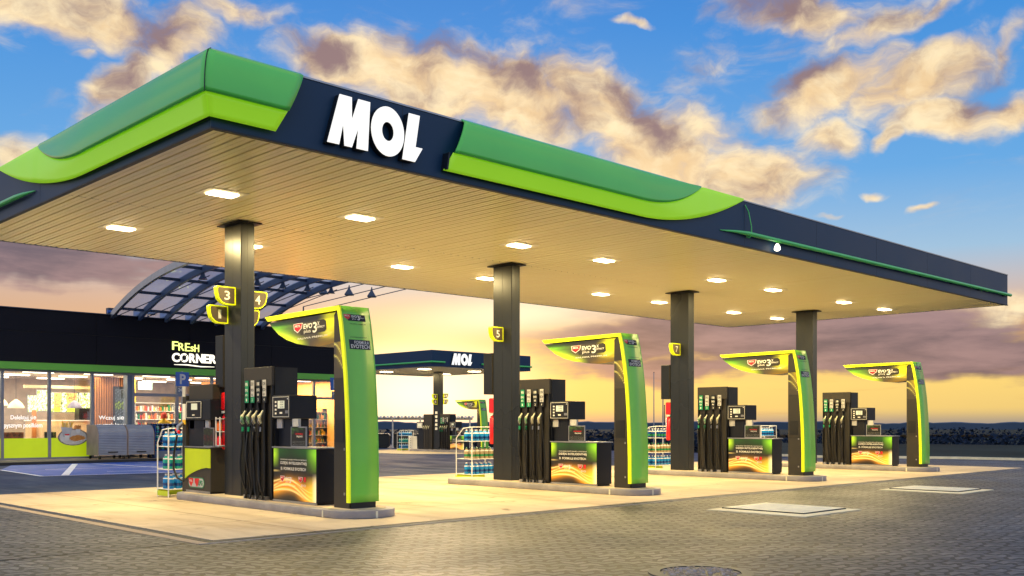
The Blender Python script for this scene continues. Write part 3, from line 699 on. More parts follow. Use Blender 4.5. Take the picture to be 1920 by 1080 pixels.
def portal(label):
    t = thing('lit_gantry', (3.22, 1.5, .15), label, 'gantry', 'lime edged gantries on the island ends')
    x0, x1 = 2.95, 3.50
    zs = [.25+i*(3.335-.25)/24 for i in range(25)]
    # curved green outer panel
    g = MB(); n = len(zs)
    vs = []
    for z in zs: vs += [(x0+.03, yc(z), z), (x1, yc(z), z), (x1, yc(z)+.05, z), (x0+.03, yc(z)+.05, z)]
    fs = []
    for i in range(n-1):
        for a in range(4): b = (a+1) % 4; fs.append((i*4+a, i*4+b, i*4+4+b, i*4+4+a))
    fs += [(3,2,1,0), (4*n-4,4*n-3,4*n-2,4*n-1)]
    g.add(vs, fs, pgreen, True); gp = g.build('green_panel', t)
    # lime edge strips, both sides, running up and out along the arm
    for nm, xa, xb in (('lime_edge', x0, x0+.03), ('rear_edge', x1, x1+.02)):
        g = MB(); w = .075
        outer = [(yc(z), z) for z in zs]; inner = [(yc(z)+w, z) for z in reversed(zs[:-1])]
        poly = outer + [(3.78,3.315),(3.70,3.235),(yc(3.25)+w,3.262)] + [p for p in inner if p[1] < 3.2]
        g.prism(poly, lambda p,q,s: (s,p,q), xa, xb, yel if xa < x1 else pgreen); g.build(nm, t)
    g = MB(); g.prism([(1.56,3.333),(3.77,3.312),(3.72,3.25),(1.6,3.27)], lambda p,q,s: (s,p,q), x0+.03, x1, dgrey); g.build('arm_top', t)
    # dark pillar
    g = MB(); zz = [.15]+zs
    poly = [(yc(z)+.055, z) for z in zs]+[(1.745,3.2),(1.745,.15)]
    poly = [(1.33,.15)] + poly
    g.prism(poly, lambda p,q,s: (s,p,q), x0+.045, x1-.03, dgrey); pl = g.build('pillar', t)
    g = MB(); g.box(x0+.06, 1.30, .15, x1-.02, 1.6, .25, black); g.build('plinth', t)
    g = MB(); g.box(x0+.038, 1.47, 1.2, x0+.05, 1.70, 1.54, black); g.box(x0+.034,1.46,1.19,x0+.04,1.71,1.2,dgrey2); g.box(x0+.036,1.45,1.12,x0+.046,1.72,1.125,black); g.box(x0+.03,1.43,1.06,x0+.046,1.46,1.10,steel); g.box(x0+.03,1.43,.36,x0+.046,1.46,.40,steel); g.build('payment_niche', t)
    # sculpted arm body with printed face
    low = [(3.74,3.215),(3.65,3.14),(3.44,3.0),(3.17,2.89),(2.87,2.81),(2.47,2.75),(2.2,2.73),(1.95,2.745),(1.745,2.77)]
    def lowz(y):
        for (ya, za), (yb, zb) in zip(low, low[1:]):
            if yb <= y <= ya: return za+(zb-za)*(y-ya)/(yb-ya)
        return low[-1][1] if y < 1.745 else low[0][1]
    def topz(y): return 3.245+(3.22-3.245)*(y-1.6)/2.1
    ya, yb = 3.73, 1.53
    g = MB(); g.grid(lambda u, v: (x0+.06, ya+(yb-ya)*u, lowz(ya+(yb-ya)*u)+(topz(ya+(yb-ya)*u)-lowz(ya+(yb-ya)*u))*v), 60, 14, vch, False,
        lambda u, v: arm_paint(ya+(yb-ya)*u, lowz(ya+(yb-ya)*u)+(topz(ya+(yb-ya)*u)-lowz(ya+(yb-ya)*u))*v))
    # lower printed streaks on pillar
    g.grid(lambda u, v: (x0+.0445, 1.745+(yc(2.2+.57*v)+.07-1.745)*u, 2.2+.57*v), 12, 30, vch, False,
        lambda u, v: mixc(mixc(lin((62,54,40)), lin((196,170,30)), max(0, min(1, (v-.2)*1.1))*max(0, u-.15)), lin((250,236,120)), math.exp(-((v-.95+u*u*.6)/.022)**2)*.8+math.exp(-((v-.62+u*u*.6)/.018)**2)*.7))
    ap = g.build('arm_graphic', t)
    g = MB()
    n = len(low); vs = [(x, y, z) for x in (x0+.062, x1-.02) for y, z in low]
    g.add(vs, [(i, i+1, n+i+1, n+i) for i in range(n-1)], dgrey, True)
    g.add([(x1-.02, y, z) for y, z in low]+[(x1-.02, y, topz(y)) for y, z in reversed(low)], [tuple(range(2*n))], dgrey)
    g.build('arm_body', t)
    g = MB(); g.box(x0+.064, 1.66, 2.80, x0+.058, 1.668, 3.23, black); g.build('arm_seam', ap)
    # wordmark on the arm
    fn = lambda u, v: (x0+.053, u, v - .03*(u-2.4)*0 + .018*(2.4-u))
    f2 = lambda u, v: (x0+.056, u, v + .018*(2.4-u))
    g = MB()
    g.add([f2(a, b) for a, b in ((2.74,2.955),(2.78,3.12),(2.06,3.155),(1.99,3.12),(1.98,2.99),(2.03,2.955))], [(0,1,2,3,4,5)], dgrey)
    sh_ = [(2.955,3.15),(2.675,3.15),(2.70,3.06),(2.83,2.99),(2.94,3.05)]
    g.add([(x0+.0555, a, b+.018*(2.4-a)) for a, b in sh_], [tuple(range(5))], whitep)
    g.add([(x0+.053, (a-2.815)*.86+2.815, (b-3.08)*.84+3.083+.018*(2.4-a)) for a, b in sh_], [tuple(range(5))], red)
    g.text('MOL', lambda u, v: (x0+.050, u, v+.018*(2.4-u)), 2.90, 3.085, 2.735, 3.125, whitep, .015)
    evo(g, fn, 2.645, 2.955, -.62, .18)
    g.text('PALIWA PREMIUM', fn, 2.82, 2.875, 1.95, 2.905, whitep, .01)
    g.build('arm_lettering', ap)
    # badges on the green face
    cf = lambda d: (lambda u, v: (u, yc(v)-d, v))
    g = MB()
    for (a, b, c_, d_) in ((3.07,3.10,3.41,3.205),(3.05,2.65,3.45,2.80)):
        g.grid(lambda u, v: (a+(c_-a)*u, yc(b+(d_-b)*v)-.004, b+(d_-b)*v), 6, 4, navyd)
    fn = cf(.008)
    pts = [(3.0,3.2),(3.13,3.2),(3.12,3.15),(3.065,3.115),(3.01,3.15)]
    g.add([fn(*p) for p in pts], [tuple(range(5))], red)
    g.text('MOL', cf(.012), 3.02, 3.165, 3.11, 3.19, whitep, .015)
    evo(g, fn, 3.15, 3.115, .24, .08)
    g.text('PALIWA PREMIUM', fn, 3.1, 3.045, 3.40, 3.06, navyd, .01)
    g.text('Z INTELIGENTNĄ', fn, 3.08, 2.83, 3.40, 2.848, navyd, .01)
    g.text('FORMUŁA', fn, 3.15, 2.735, 3.43, 2.785, whitep, .01)
    g.text('EVOTECH', fn, 3.08, 2.665, 3.435, 2.725, whitep, .015)
    g.build('badges', gp)
    return t
GR_D = 'fuel pumps on the islands'
def nozzle(mb, y, z, body, x=2.86):
    mb.tube([(x+.03,y+.035,z-.1),(x-.01,y+.02,z-.03),(x-.02,y,z+.02)], [.018,.03,.036], body, 8)
    mb.tube([(x-.02,y,z+.02),(x-.0,y-.012,z+.06),(x+.03,y-.03,z+.125)], [.034,.02,.014], cream, 8)
    mb.tube([(x-.03,y+.03,z-.01),(x-.05,y+.01,z-.07),(x-.0,y+.03,z-.12)], .008, steel, 6)
def hose(y, dy, ph, x=2.88):
    g = MB(); pts = []
    for i in range(25):
        t = i/24; a = math.pi*t
        z = 1.42-1.17*math.sin(a)**.55 if t < .5 else .25+.0*t
        pts.append((x-.05*math.sin(a*1.0), y+.04+dy*t*t*.55, 1.40*(1-t)**1.15+.20))
    pts += [(x-.02, y+.04+dy*.62, .17)]
    pts2 = [(x+.0, y+.035, 1.45), (x-.03, y+.045, 1.2)]+[p for p in pts[4:]]
    pts2 = [(a+.025*math.sin(i*.35+ph*1.7), b+.03*math.sin(i*.22+ph*2.1)*(1 if 0 < i < len(pts2)-3 else 0), c_) for i, (a, b, c_) in enumerate(pts2)]
    g.tube(pts2, .017, rubber, 7)
    # return leg that climbs back to the cabinet
    g.tube([(x-.02, y+.04+dy*.62, .175), (x-.01, y+.0+dy*.8, .35), (x+.01, y-.01+dy*.5, .9), (x+.03, y-.03, 1.5), (x+.045, y-.03, 1.75)], .015, rubber, 7)
    return g
def pump(label, hang=0):
    t = thing('fuel_pump', (3.2, 3.2, .15), label, 'fuel pump', GR_D)
    # tall hose cabinet
    g = MB(); g.box(3.0, 3.56, .15, 3.44, 4.47, 2.45, dgrey); g.box(2.94,3.54,2.13,3.0,4.49,2.46,dgrey)
    for i in range(5): y = 3.56+i*.2275-.012; g.box(2.94, y, .17, 3.0, y+.024, 2.13, black)
    hc = g.build('hose_cabinet', t, bevel=.01)
    g = MB(); g.box(3.0, 3.525, .9, 3.44, 3.555, 2.45, dgrey2); g.build('cabinet_side', hc)
    cols_ = [(greenlab,creamg),(greenlab,creamg),(black,cream),(black,cream)]
    for i in range(4):
        y = 4.37-i*.2; pnl = cols_[i][0]
        g = MB(); g.box(2.935, y-.07, 1.84, 2.955, y+.07, 2.24, black)
        g.box(2.928, y-.06, 1.845, 2.936, y+.06, 1.94, pnl)
        top = greenlab if i == 0 else (paper if i in (1, 3) else navyd)
        g.box(2.928, y-.055, 1.95, 2.936, y+.055, 2.235, top)
        tc = whitep if i in (0, 2) else black
        g.text(['95','EVO','100','ON'][i], FX(2.925), y+.04, 2.14, y-.04, 2.2, tc, .02); g.text(['EVO','95','EVO','D'][i], FX(2.925), y+.045, 2.04, y-.045, 2.09, tc, .02)
        g.text(['E5','E5','E5','B7'][i], FX(2.925), y+.03, 1.965, y-.03, 2.0, tc, .02)
        g.text(str([1,2,3,4][i]), FX(2.925), y+.014, 1.87, y-.014, 1.92, whitep, .01)
        g.build('grade_label', hc)
        g = MB(); nozzle(g, y, 1.58, cols_[i][1]); g.tube([(2.875,y+.035,1.42),(2.872,y+.035,1.34)], .024, greenlab if i < 2 else steel, 8); g.build('nozzle', t)
        hose(y, -.17+.05*math.sin(i*2.3+hang*4), i+hang).build('hose', t)
        g = MB(); g.box(2.9, y-.075, .155, 2.99, y+.07, .22, steel); g.build('hose_foot', hc)
    # lower cabinet and banner
    g = MB(); g.box(2.955, 2.17, .19, 3.42, 3.50, 1.065, dgrey2); g.box(2.99,2.2,.15,3.4,3.5,.19,black); lc = g.build('lower_cabinet', t, bevel=.008)
    g = MB(); g.box(2.93, 2.15, 1.067, 3.44, 3.52, 1.09, steel); g.box(2.935,2.165,.14+.02,2.955,3.5,.195,steel); g.build('steel_trim', lc)
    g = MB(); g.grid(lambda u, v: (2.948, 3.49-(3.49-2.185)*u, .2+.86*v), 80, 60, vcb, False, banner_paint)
    fn = FX(2.943)
    bn_ = g.build('banner', lc)
    g = MB()
    g.text('DOSKONALI WŁAŚCIWOŚCI CZYSZCZĄCE', fn, 3.26, .862, 2.46, .895, whitep, .01); g.text('DZIĘKI INTELIGENTNEJ', fn, 3.26, .785, 2.46, .845, whitep, .015)
    g.text('FORMULE EVOTECH', fn, 3.16, .70, 2.48, .75, whitep, .015); g.text('B', fn, 3.25, .70, 3.2, .75, whitep, .0)
    for yy in (3.27, 2.71):
        p5 = [(0,.1),(-.135,.1),(-.128,.045),(-.0675,.0),(-.007,.045)]
        g.add([FX(2.944)(yy+a, .50+b) for a, b in p5], [tuple(range(5))], whitep); g.add([FX(2.941)(yy-.0675+(a+.0675)*.84, .508+b*.86) for a, b in p5], [tuple(range(5))], red)
        g.text('MOL', FX(2.938), yy-.025, .56, yy-.11, .583, whitep, .015)
    evo(g, fn, 3.1, .485, -.27, .105); g.text('PALIWA PREMIUM', fn, 3.23, .435, 2.8, .452, whitep, .01)
    g.box(2.9405, 2.48, .52, 2.944, 2.54, .60, red); g.text('EVO', fn, 2.62, .44, 2.48, .48, whitep, .015)
    g.build('banner_lettering', bn_)
    # neck and display head
    g = MB(); g.box(3.06, 3.1, 1.09, 3.4, 3.52, 1.56, dgrey2); g.build('neck', t, bevel=.006)
    g = MB(); g.box(2.95, 2.96, 1.56, 3.47, 3.53, 1.96, dgrey2); dh = g.build('display_head', t, bevel=.012)
    g = MB(); g.box(2.94, 2.975, 1.575, 2.951, 3.52, 1.945, black)
    for (a, b, c_, d_) in ((3.505,1.59,2.99,1.597),(3.505,1.925,2.99,1.932),(3.505,1.59,3.498,1.932),(2.997,1.59,2.99,1.932)): g.box(2.936, a, b, 2.941, c_, d_, whitep)
    for i in range(4): g.box(2.935, 3.43, 1.83-.065*i, 2.941, 3.385, 1.862-.065*i, whitep)
    g.box(2.935, 3.28, 1.645, 2.941, 3.2, 1.675, whitep); g.lathe((2.94,3.03,1.895), [(.012,-.01),(.012,.01)], whitep, 8)
    for i in range(3): g.box(2.935, 3.1-.03*i, 1.65, 2.941, 3.08-.03*i, 1.7, steel)
    g.build('display_face', dh)
    g = MB(); g.box(2.934, 3.13, 1.735, 2.941, 3.34, 1.865, screen)
    for i, s_ in enumerate(('0.00','0.00','5.49')): g.text(s_, FX(2.932), 3.26, 1.83-.042*i, 3.16, 1.855-.042*i, black, .0)
    g.build('screen', dh)
    g = MB(); g.box(3.03, 3.36, 1.4, 3.058, 3.53, 1.56, paper); g.build('towel_holder', t); g = MB(); g.box(3.0,2.8,1.40,3.05,2.99,1.56,paper); g.build('towel_holder', t)
    # small notice frame standing on the counter
    g = MB(); g.box(3.0, 2.56, 1.092, 3.02, 3.03, 1.43, steel)
    g.grid(lambda u, v: (2.998, 3.01-.43*u, 1.11+.3*v), 24, 18, vc, False, lambda u, v: mixc(lin((24,26,22)), lin((70,110,50)), max(0, min(1, (v-.6)*2+fbm(u*9, v*8)*.6-u*.8))))
    g.text('ZATANKUJ', FX(2.995), 2.88, 1.29, 2.66, 1.32, red, .03); g.text('PALIWO', FX(2.995), 2.84, 1.25, 2.66, 1.28, whitep, .015)
    for i in range(3): g.text('jakość premium w każdej kropli', FX(2.995), 2.97, 1.18-.025*i, 2.6, 1.19-.025*i, paper, .0)
    g.build('notice', t)
    g = MB(); g.box(3.42, 2.25, .25, 3.43, 3.45, 1.0, vc if False else dgrey); g.box(3.44, 3.6, .3, 3.446, 4.4, 2.1, black); g.build('rear_panel', t)
    return t
p0 = portal('green panelled lime edged fuel gantry with EVO lettering on the island nearest the camera')
u0 = pump('dark fuel pump with four hoses and banner beside the column carrying signs 1 and 3')
pl_ = ['green panelled fuel gantry beside the pump at the second column from the left', 'green panelled fuel gantry beside the pump at the third column from the left', 'green panelled lime edged fuel gantry farthest to the right, in front of the open fields']
ul_ = ['dark fuel pump with four hoses and banner beside the second column from the left', 'dark fuel pump with four hoses and banner beside the third column from the left', 'dark fuel pump with four hoses and banner farthest to the right']
ub = pump(ul_[0], 1); ub.location.x += 6.876
for k in (1, 2, 3):
    dup(p0, (6.876*k,0,0), pl_[k-1])
    if k > 1: dup(u0 if k == 3 else ub, (6.876*(k if k == 3 else 1),0,0), ul_[k-1])

# ---- number plates on the columns
def plate(num, xin, sgn, y, z, label):
    t = thing('pump_number_sign', (xin, y, z), label, 'number sign', 'pump number signs on the canopy columns')
    w, h = .38, .33
    def out(k): 
        P_ = [(0,0),(w*.52,0),(w*.72,.03),(w*.9,.1),(w*.98,.2),(w,h-.03),(w*.95,h),(0,h)]
        c = (w*.5, h*.5); return [((a-c[0])*k+c[0], (b-c[1])*k+c[1]) for a, b in P_]
    fn = lambda p, q, s_: (xin+sgn*p, s_, z+q)
    g = MB(); g.prism(out(1), fn, y, y+.11, yel); g.build('lime_case', t)
    g = MB(); g.prism(out(.86), fn, y-.006, y+.0, mat('sign_face', (98,86,66), .4) if 'sign_face' not in MATS else MATS['sign_face'])
    cx = xin+sgn*w*.46; g.text(num, lambda a, b: (a, y-.01, b), cx-(.03 if num == '1' else .055*len(num)), z+.085, cx+(.03 if num == '1' else .055*len(num)), z+.25, whitep, .015); g.build('numbered_face', t)
plate('3', 3.126, -1, 5.12, 3.65, 'lime edged plate numbered 3, the upper one left of the nearest column')
plate('1', 3.126, -1, 5.40, 3.33, 'lime edged plate numbered 1, the lower one left of the nearest column')
plate('4', 3.401, 1, 5.12, 3.62, 'lime edged plate numbered 4, upper right of the nearest column')
plate('2', 3.401, 1, 5.40, 3.30, 'lime edged plate numbered 2, mostly hidden behind the nearest column')
for k, a, b in ((1,'5','6'),(2,'7','8')):
    plate(a, 3.126+6.876*k, -1, 5.2, 3.38, 'lime edged plate numbered %s on the %s column from the left' % (a, ['second','third'][k-1]))
    plate(b, 3.401+6.876*k, 1, 5.6, 3.38, 'lime edged plate numbered %s just showing behind the %s column' % (b, ['second','third'][k-1]))
# ---- tall dark boxes and red extinguishers on the columns' far sides
for k in range(3):
    X = 6.876*k
    nm = ['the nearest column', 'the second column from the left', 'the third column from the left'][k]
    g = MB(); g.box(3.11+X, 5.56, 2.16, 3.39+X, 5.86, 3.13, dgrey); g.box(3.105+X,5.57,2.165,3.11+X,5.85,3.125,dgrey2)
    o = g.build('wall_box', loc=(3.2+X,5.6,2.16), bevel=.008); tag(o, 'tall dark box hung on the side of %s' % nm, 'box', 'dark boxes on the columns')
    X += .1
    t = thing('fire_extinguisher', (3.15+X, 5.64, .99), 'red fire extinguisher unit on the side of %s' % nm, 'extinguisher', 'red fire extinguishers on the columns')
    g = MB(); g.lathe((3.15+X,5.66,.99), [(.09,0),(.1,.03),(.1,.60),(.07,.66),(.03,.68)], red, 14); g.build('cylinder', t)
    g = MB(); g.box(3.07+X,5.56,1.36,3.23+X,5.76,1.375,black); g.build('strap', t)
    g = MB(); g.box(3.05+X,5.56,1.72,3.25+X,5.74,2.07,red); g.build('cover', t, bevel=.03)
    g = MB(); g.box(3.05+X,5.58,1.67,3.2+X,5.7,1.715,paper); g.build('valve', t)

# ================================================================ LPG PUMP (island nearest the camera)
t = thing('lpg_pump', (3.2, 6.3, .15), 'dark gas pump with a lime curved panel and round display left of the nearest column', 'gas pump')
g = MB(); g.box(2.95, 5.74, .19, 3.46, 6.76, 1.02, dgrey); g.box(2.98,5.78,.15,3.42,6.72,.19,black); lc = g.build('lower_cabinet', t, bevel=.01)
g = MB(); arc = [(5.74,.64),(5.9,.645),(6.1,.62),(6.3,.575),(6.5,.52),(6.65,.465),(6.76,.41)]
g.prism([(5.74,1.0)]+arc+[(6.76,1.0)], lambda p,q,s: (s,p,q), 2.938, 2.949, limep); g.build('lime_panel', lc)
g = MB(); g.box(2.93, 5.72, 1.02, 3.48, 6.78, 1.04, steel); g.box(2.94,5.76,.155,2.95,6.72,.2,steel); g.build('steel_trim', lc)
g = MB(); fn = FX(2.944)
g.add([fn(a,b) for a,b in stadium(5.98,.25,6.62,.45,.09,5)], [tuple(range(24))], MATS['green_label'])
g.add([FX(2.941)(a,b) for a,b in stadium(6.0,.268,6.6,.432,.08,5)], [tuple(range(24))], paper)
p5 = [(0,.17),(-.19,.17),(-.18,.09),(-.095,.0),(-.01,.09)]
for yy in (6.6, 6.36): g.add([FX(2.938)(yy+a, .262+b) for a,b in p5], [tuple(range(5))], red)
g.text('MOL', FX(2.935), 6.57, .36, 6.45, .40, whitep, .015); g.text('LPG', FX(2.935), 6.2, .3, 6.03, .4, MATS['green_label'], .04)
g.build('logo', lc)
g = MB(); g.box(3.0, 6.1, 1.04, 3.4, 6.72, 1.56, dgrey2); g.box(3.0,5.76,1.93,3.4,6.72,2.22,dgrey); g.build('tower', t, bevel=.01)
g = MB(); g.box(2.95, 5.76, 1.54, 3.46, 6.76, 1.93, dgrey2); dh = g.build('display_head', t, bevel=.012)
g = MB(); g.box(2.942,6.08,1.56,2.951,6.72,1.915,black)
for (a,b,c_,d_) in ((6.7,1.585,6.1,1.593),(6.7,1.89,6.1,1.898),(6.7,1.585,6.692,1.898),(6.108,1.585,6.1,1.898)): g.box(2.938,a,b,2.943,c_,d_,whitep)
g.box(2.937,6.5,1.74,2.943,6.26,1.86,screen); g.lathe((2.94,6.4,1.64), [(.03,-.012),(.03,.012)], whitep, 10); g.build('display_face', dh)
g = MB(); g.box(2.97,6.77,.15,3.1,6.93,2.02,dgrey); g.box(2.962,6.78,1.5,2.972,6.92,1.86,whitep); g.box(2.96,6.78,1.46,2.972,6.92,1.55,mat('amber_label',(236,190,40),.4)); g.box(2.962,6.8,2.0,2.972,6.92,2.2,paper); g.build('side_post', t)
g = MB(); g.box(3.0,6.5,1.38,3.03,6.68,1.55,paper); g.box(3.0,5.9,1.38,3.03,6.05,1.55,paper); g.build('towel_holder', t)
g = MB(); g.box(3.0,5.72,1.04,3.02,6.12,1.40,steel); g.grid(lambda u,v: (2.997,6.1-.36*u,1.06+.32*v),16,12,vc,False,lambda u,v: mixc(lin((28,26,24)), lin((150,40,44)) if .3<v<.6 else lin((80,110,60)), max(0,min(1,fbm(u*8,v*9)*.7)))); g.build('notice', t)
g = MB(); g.tube([(2.95,6.86,1.5),(2.88,6.92,1.42),(2.86,6.9,1.3)], [.03,.045,.03], steel, 8); g.tube([(2.87,6.98,1.36),(2.86,6.84,1.30)], .03, red, 8); g.build('nozzle', t)
g = MB(); g.tube([(2.87,6.95,1.25),(2.84,7.02,.9),(2.82,7.0,.6),(2.84,6.88,.42),(2.9,6.74,.36)], .02, rubber, 8); g.build('hose', t)
# goods stand beside the LPG pump
t = thing('goods_stand', (3.15,5.25,1.0), 'small stand of orange and yellow goods between gas pump and column', 'stand')
g = MB(); g.box(2.9+.12,5.56,1.04,3.4,5.74,1.06,steel)
for z in (1.06,1.32,1.56): g.box(3.04,5.57,z,3.38,5.73,z+.012,whitem)
g.box(3.04,5.565,1.05,3.06,5.58,1.6,whitem); g.box(3.04,5.72,1.05,3.06,5.735,1.6,whitem); g.build('frame', t)
for z, m_ in ((1.345,orange),(1.075,red)):
    g = MB()
    for j in range(3): g.lathe((3.08,5.6+.05*j,z), [(.02,0),(.022,.12),(.01,.15),(.01,.17)], m_, 8)
    g.build('goods', t)

# ================================================================ BOTTLE RACKS
bottle_protos = {}
def bottle_geo(c, h=.27, r=.062):
    g = MB()
    g.lathe((0,0,0), [(r*.9,0),(r,.015),(r,h*.62),(r*.8,h*.74),(r*.32,h*.86),(r*.3,h*.9)], BOT[c], 10)
    g.lathe((0,0,h*.9), [(r*.38,0),(r*.38,h*.1)], capm if c != 'sand' else BOT['green'], 8)
    g.lathe((0,0,h*.2), [(r*1.012,0),(r*1.012,h*.2)], BOT['dblue'] if c in ('blue','teal') else BOT['green'], 10)
    g.lathe((0,0,h*.66), [(r*.99,0),(r*.86,h*.07)], capm, 10)
    return g
def bottle(c, loc, label, group, h=.27):
    k = (c, h)
    if k not in bottle_protos:
        o = bottle_geo(c, h).build('bottle'); bottle_protos[k] = o
    else:
        o = bottle_protos[k].copy(); COL.objects.link(o)
    o.location = loc; tag(o, label, 'bottle', group); return o
def rack(x, y, z0, where, rows, depth=.48, width=1.0, s=1.):
    """near corner at (x, y); depth along +Y (sloped front at far end), width along +X"""
    t = thing('bottle_rack', (x+width/2*s, y+depth/2*s, z0), 'white tube rack of screenwash bottles %s' % where, 'rack', 'white bottle racks on the forecourt')
    H = [.16,.55,1.0,1.36]; r = .013*s; P_ = lambda a, b, c_: (x+a*s, y+b*s, z0+c_*s)
    g = MB()
    for a in (0, width):
        g.tube([P_(a,0,0),P_(a,0,H[3])], r, whitem, 6); g.tube([P_(a,depth,0),P_(a,depth,1.08),P_(a,depth*.55,1.33),P_(a,0,H[3])], r, whitem, 6)
    for z in H[:3]:
        g.tube([P_(0,0,z),P_(width,0,z),P_(width,depth,z),P_(0,depth,z),P_(0,0,z)], r*.8, whitem, 6)
    g.tube([P_(0,0,H[3]),P_(width,0,H[3])], r, whitem, 6); g.build('frame', t)
    for z in H[:3]:
        g = MB()
        for j in range(9): g.tube([P_(.02,depth*(j+.5)/9,z),P_(width-.02,depth*(j+.5)/9,z)], .004*s, whitem, 4)
        g.build('shelf', t)
    g = MB(); g.box(*P_(0,depth+.02,.02), *P_(width,depth+.04,.15), limep); g.box(*P_(-.01,0,.03), *P_(.0,depth,.12), limep); g.build('price_strip', t)
    for ri, (c, z) in enumerate(zip(rows, H[:3])):
        nmc = {'blue':'blue','teal':'teal green','dblue':'dark blue','sand':'beige','green':'green'}[c]
        grp = '%s bottles on the rack %s' % (nmc, where)
        for i in range(6):
            for j in range(2):
                bottle(c, P_(.1+i*.155, .1+j*.22, z+.005), '%s bottle on the %s shelf of the rack %s' % (nmc, ['bottom','middle','top'][ri], where), grp, .29*s)
rack(2.80, 7.18, .02, 'beyond the gas pump', ('blue','teal','blue'), width=.95)
rack(9.77+1.0, 7.15, .02, 'behind the second column', ('blue','sand','blue'), width=1.0, depth=.6)
rack(16.9+1.45, 7.2, .02, 'behind the third column', ('blue','sand','dblue'))
rack(24.3, 7.2, .02, 'behind the farthest gantry', ('blue','teal','blue'))

# ================================================================ SHOP
Y0 = 27.1
shop = thing('shop_building', (8, 30, .1), 'long low shop with black parapet, green band and brightly lit glass front', 'shop')
XL, XR, YB = -6.0, 20.5, 36.0
wallm = mat('interior_wall', (196,178,160), .6); floorm = mat('shop_floor', (150,134,120), .3, 0, .1, 2.); ceilw = mat('shop_ceiling', (205,190,178), .6); wood = mat('wood_slats', (190,120,56), .5, 0, .2, 4.); woodl = mat('light_wood', (222,190,146), .5, 0, .1, 4.)
for z0, z1, m_, yo in ((3.70,4.82,shopblk,0),(4.84,5.66,shopblk,.03)):
    g = MB(); n = 7
    for i in range(n):
        a = XL+(XR-XL)*i/n; b = XL+(XR-XL)*(i+1)/n-.012; g.box(a, Y0-.22+yo, z0, b, Y0-.1+yo, z1, m_)
    g.build('parapet_panel', shop)
g = MB(); g.box(XL, Y0-.16, 3.72, XR, Y0-.13+.05, 5.6, black); g.box(XL,Y0-.1,5.5,XR,YB,5.6,black); g.box(XL,Y0-.24,5.66,XR,Y0-.02,5.69,steeld); g.build('roof', shop)
g = MB(); g.box(XL, Y0-.26, 3.44, XR, Y0-.06, 3.70, mat('green_band', (104,186,62), .4, 0, .06, 1.)); g.build('green_band', shop)
g = MB(); g.box(XL, Y0+.3, .1, XR, YB, .12, floorm); g.build('floor', shop)
g = MB(); g.box(XL, Y0-.05, 3.46, XR, YB, 3.5, ceilw)
for i in range(12):
    for j in range(4): g.box(XL+1+i*2.2, Y0+1.2+j*2.2, 3.452, XL+1.02+i*2.2, Y0+3.4+j*2.2, 3.46, steel)
g.build('ceiling', shop)
g = MB(); g.box(XL, YB-.1, .1, XR, YB, 5.6, wallm); g.box(XR-.15, Y0-.05, .1, XR, YB-.1, 5.6, shopblk); g.box(XL,Y0,.1,XL+.1,YB-.1,5.6,wallm); g.build('wall', shop)
# interior ceiling lights
ilens = glow('interior_lamp', (255,236,196), 5.)
for i, x in enumerate((5.3,7.6,9.9,12.3,14.6,17,19.2,2.8)):
    for y in (Y0+1.5, Y0+4.2, Y0+6.8):
        g = MB(); g.box(x-.55, y-.09, 3.40, x+.55, y+.09, 3.452, ilens); g.build('ceiling_lamp', shop)
    area('shop_lamp', (x, Y0+(3.4 if x < 15 else 1.9), 3.36), 1.2, 5.0 if x < 15 else 3.2, (210 if x < 15 else 420), (1,.88,.64) if x < 15 else (1,.66,.28)).parent = None
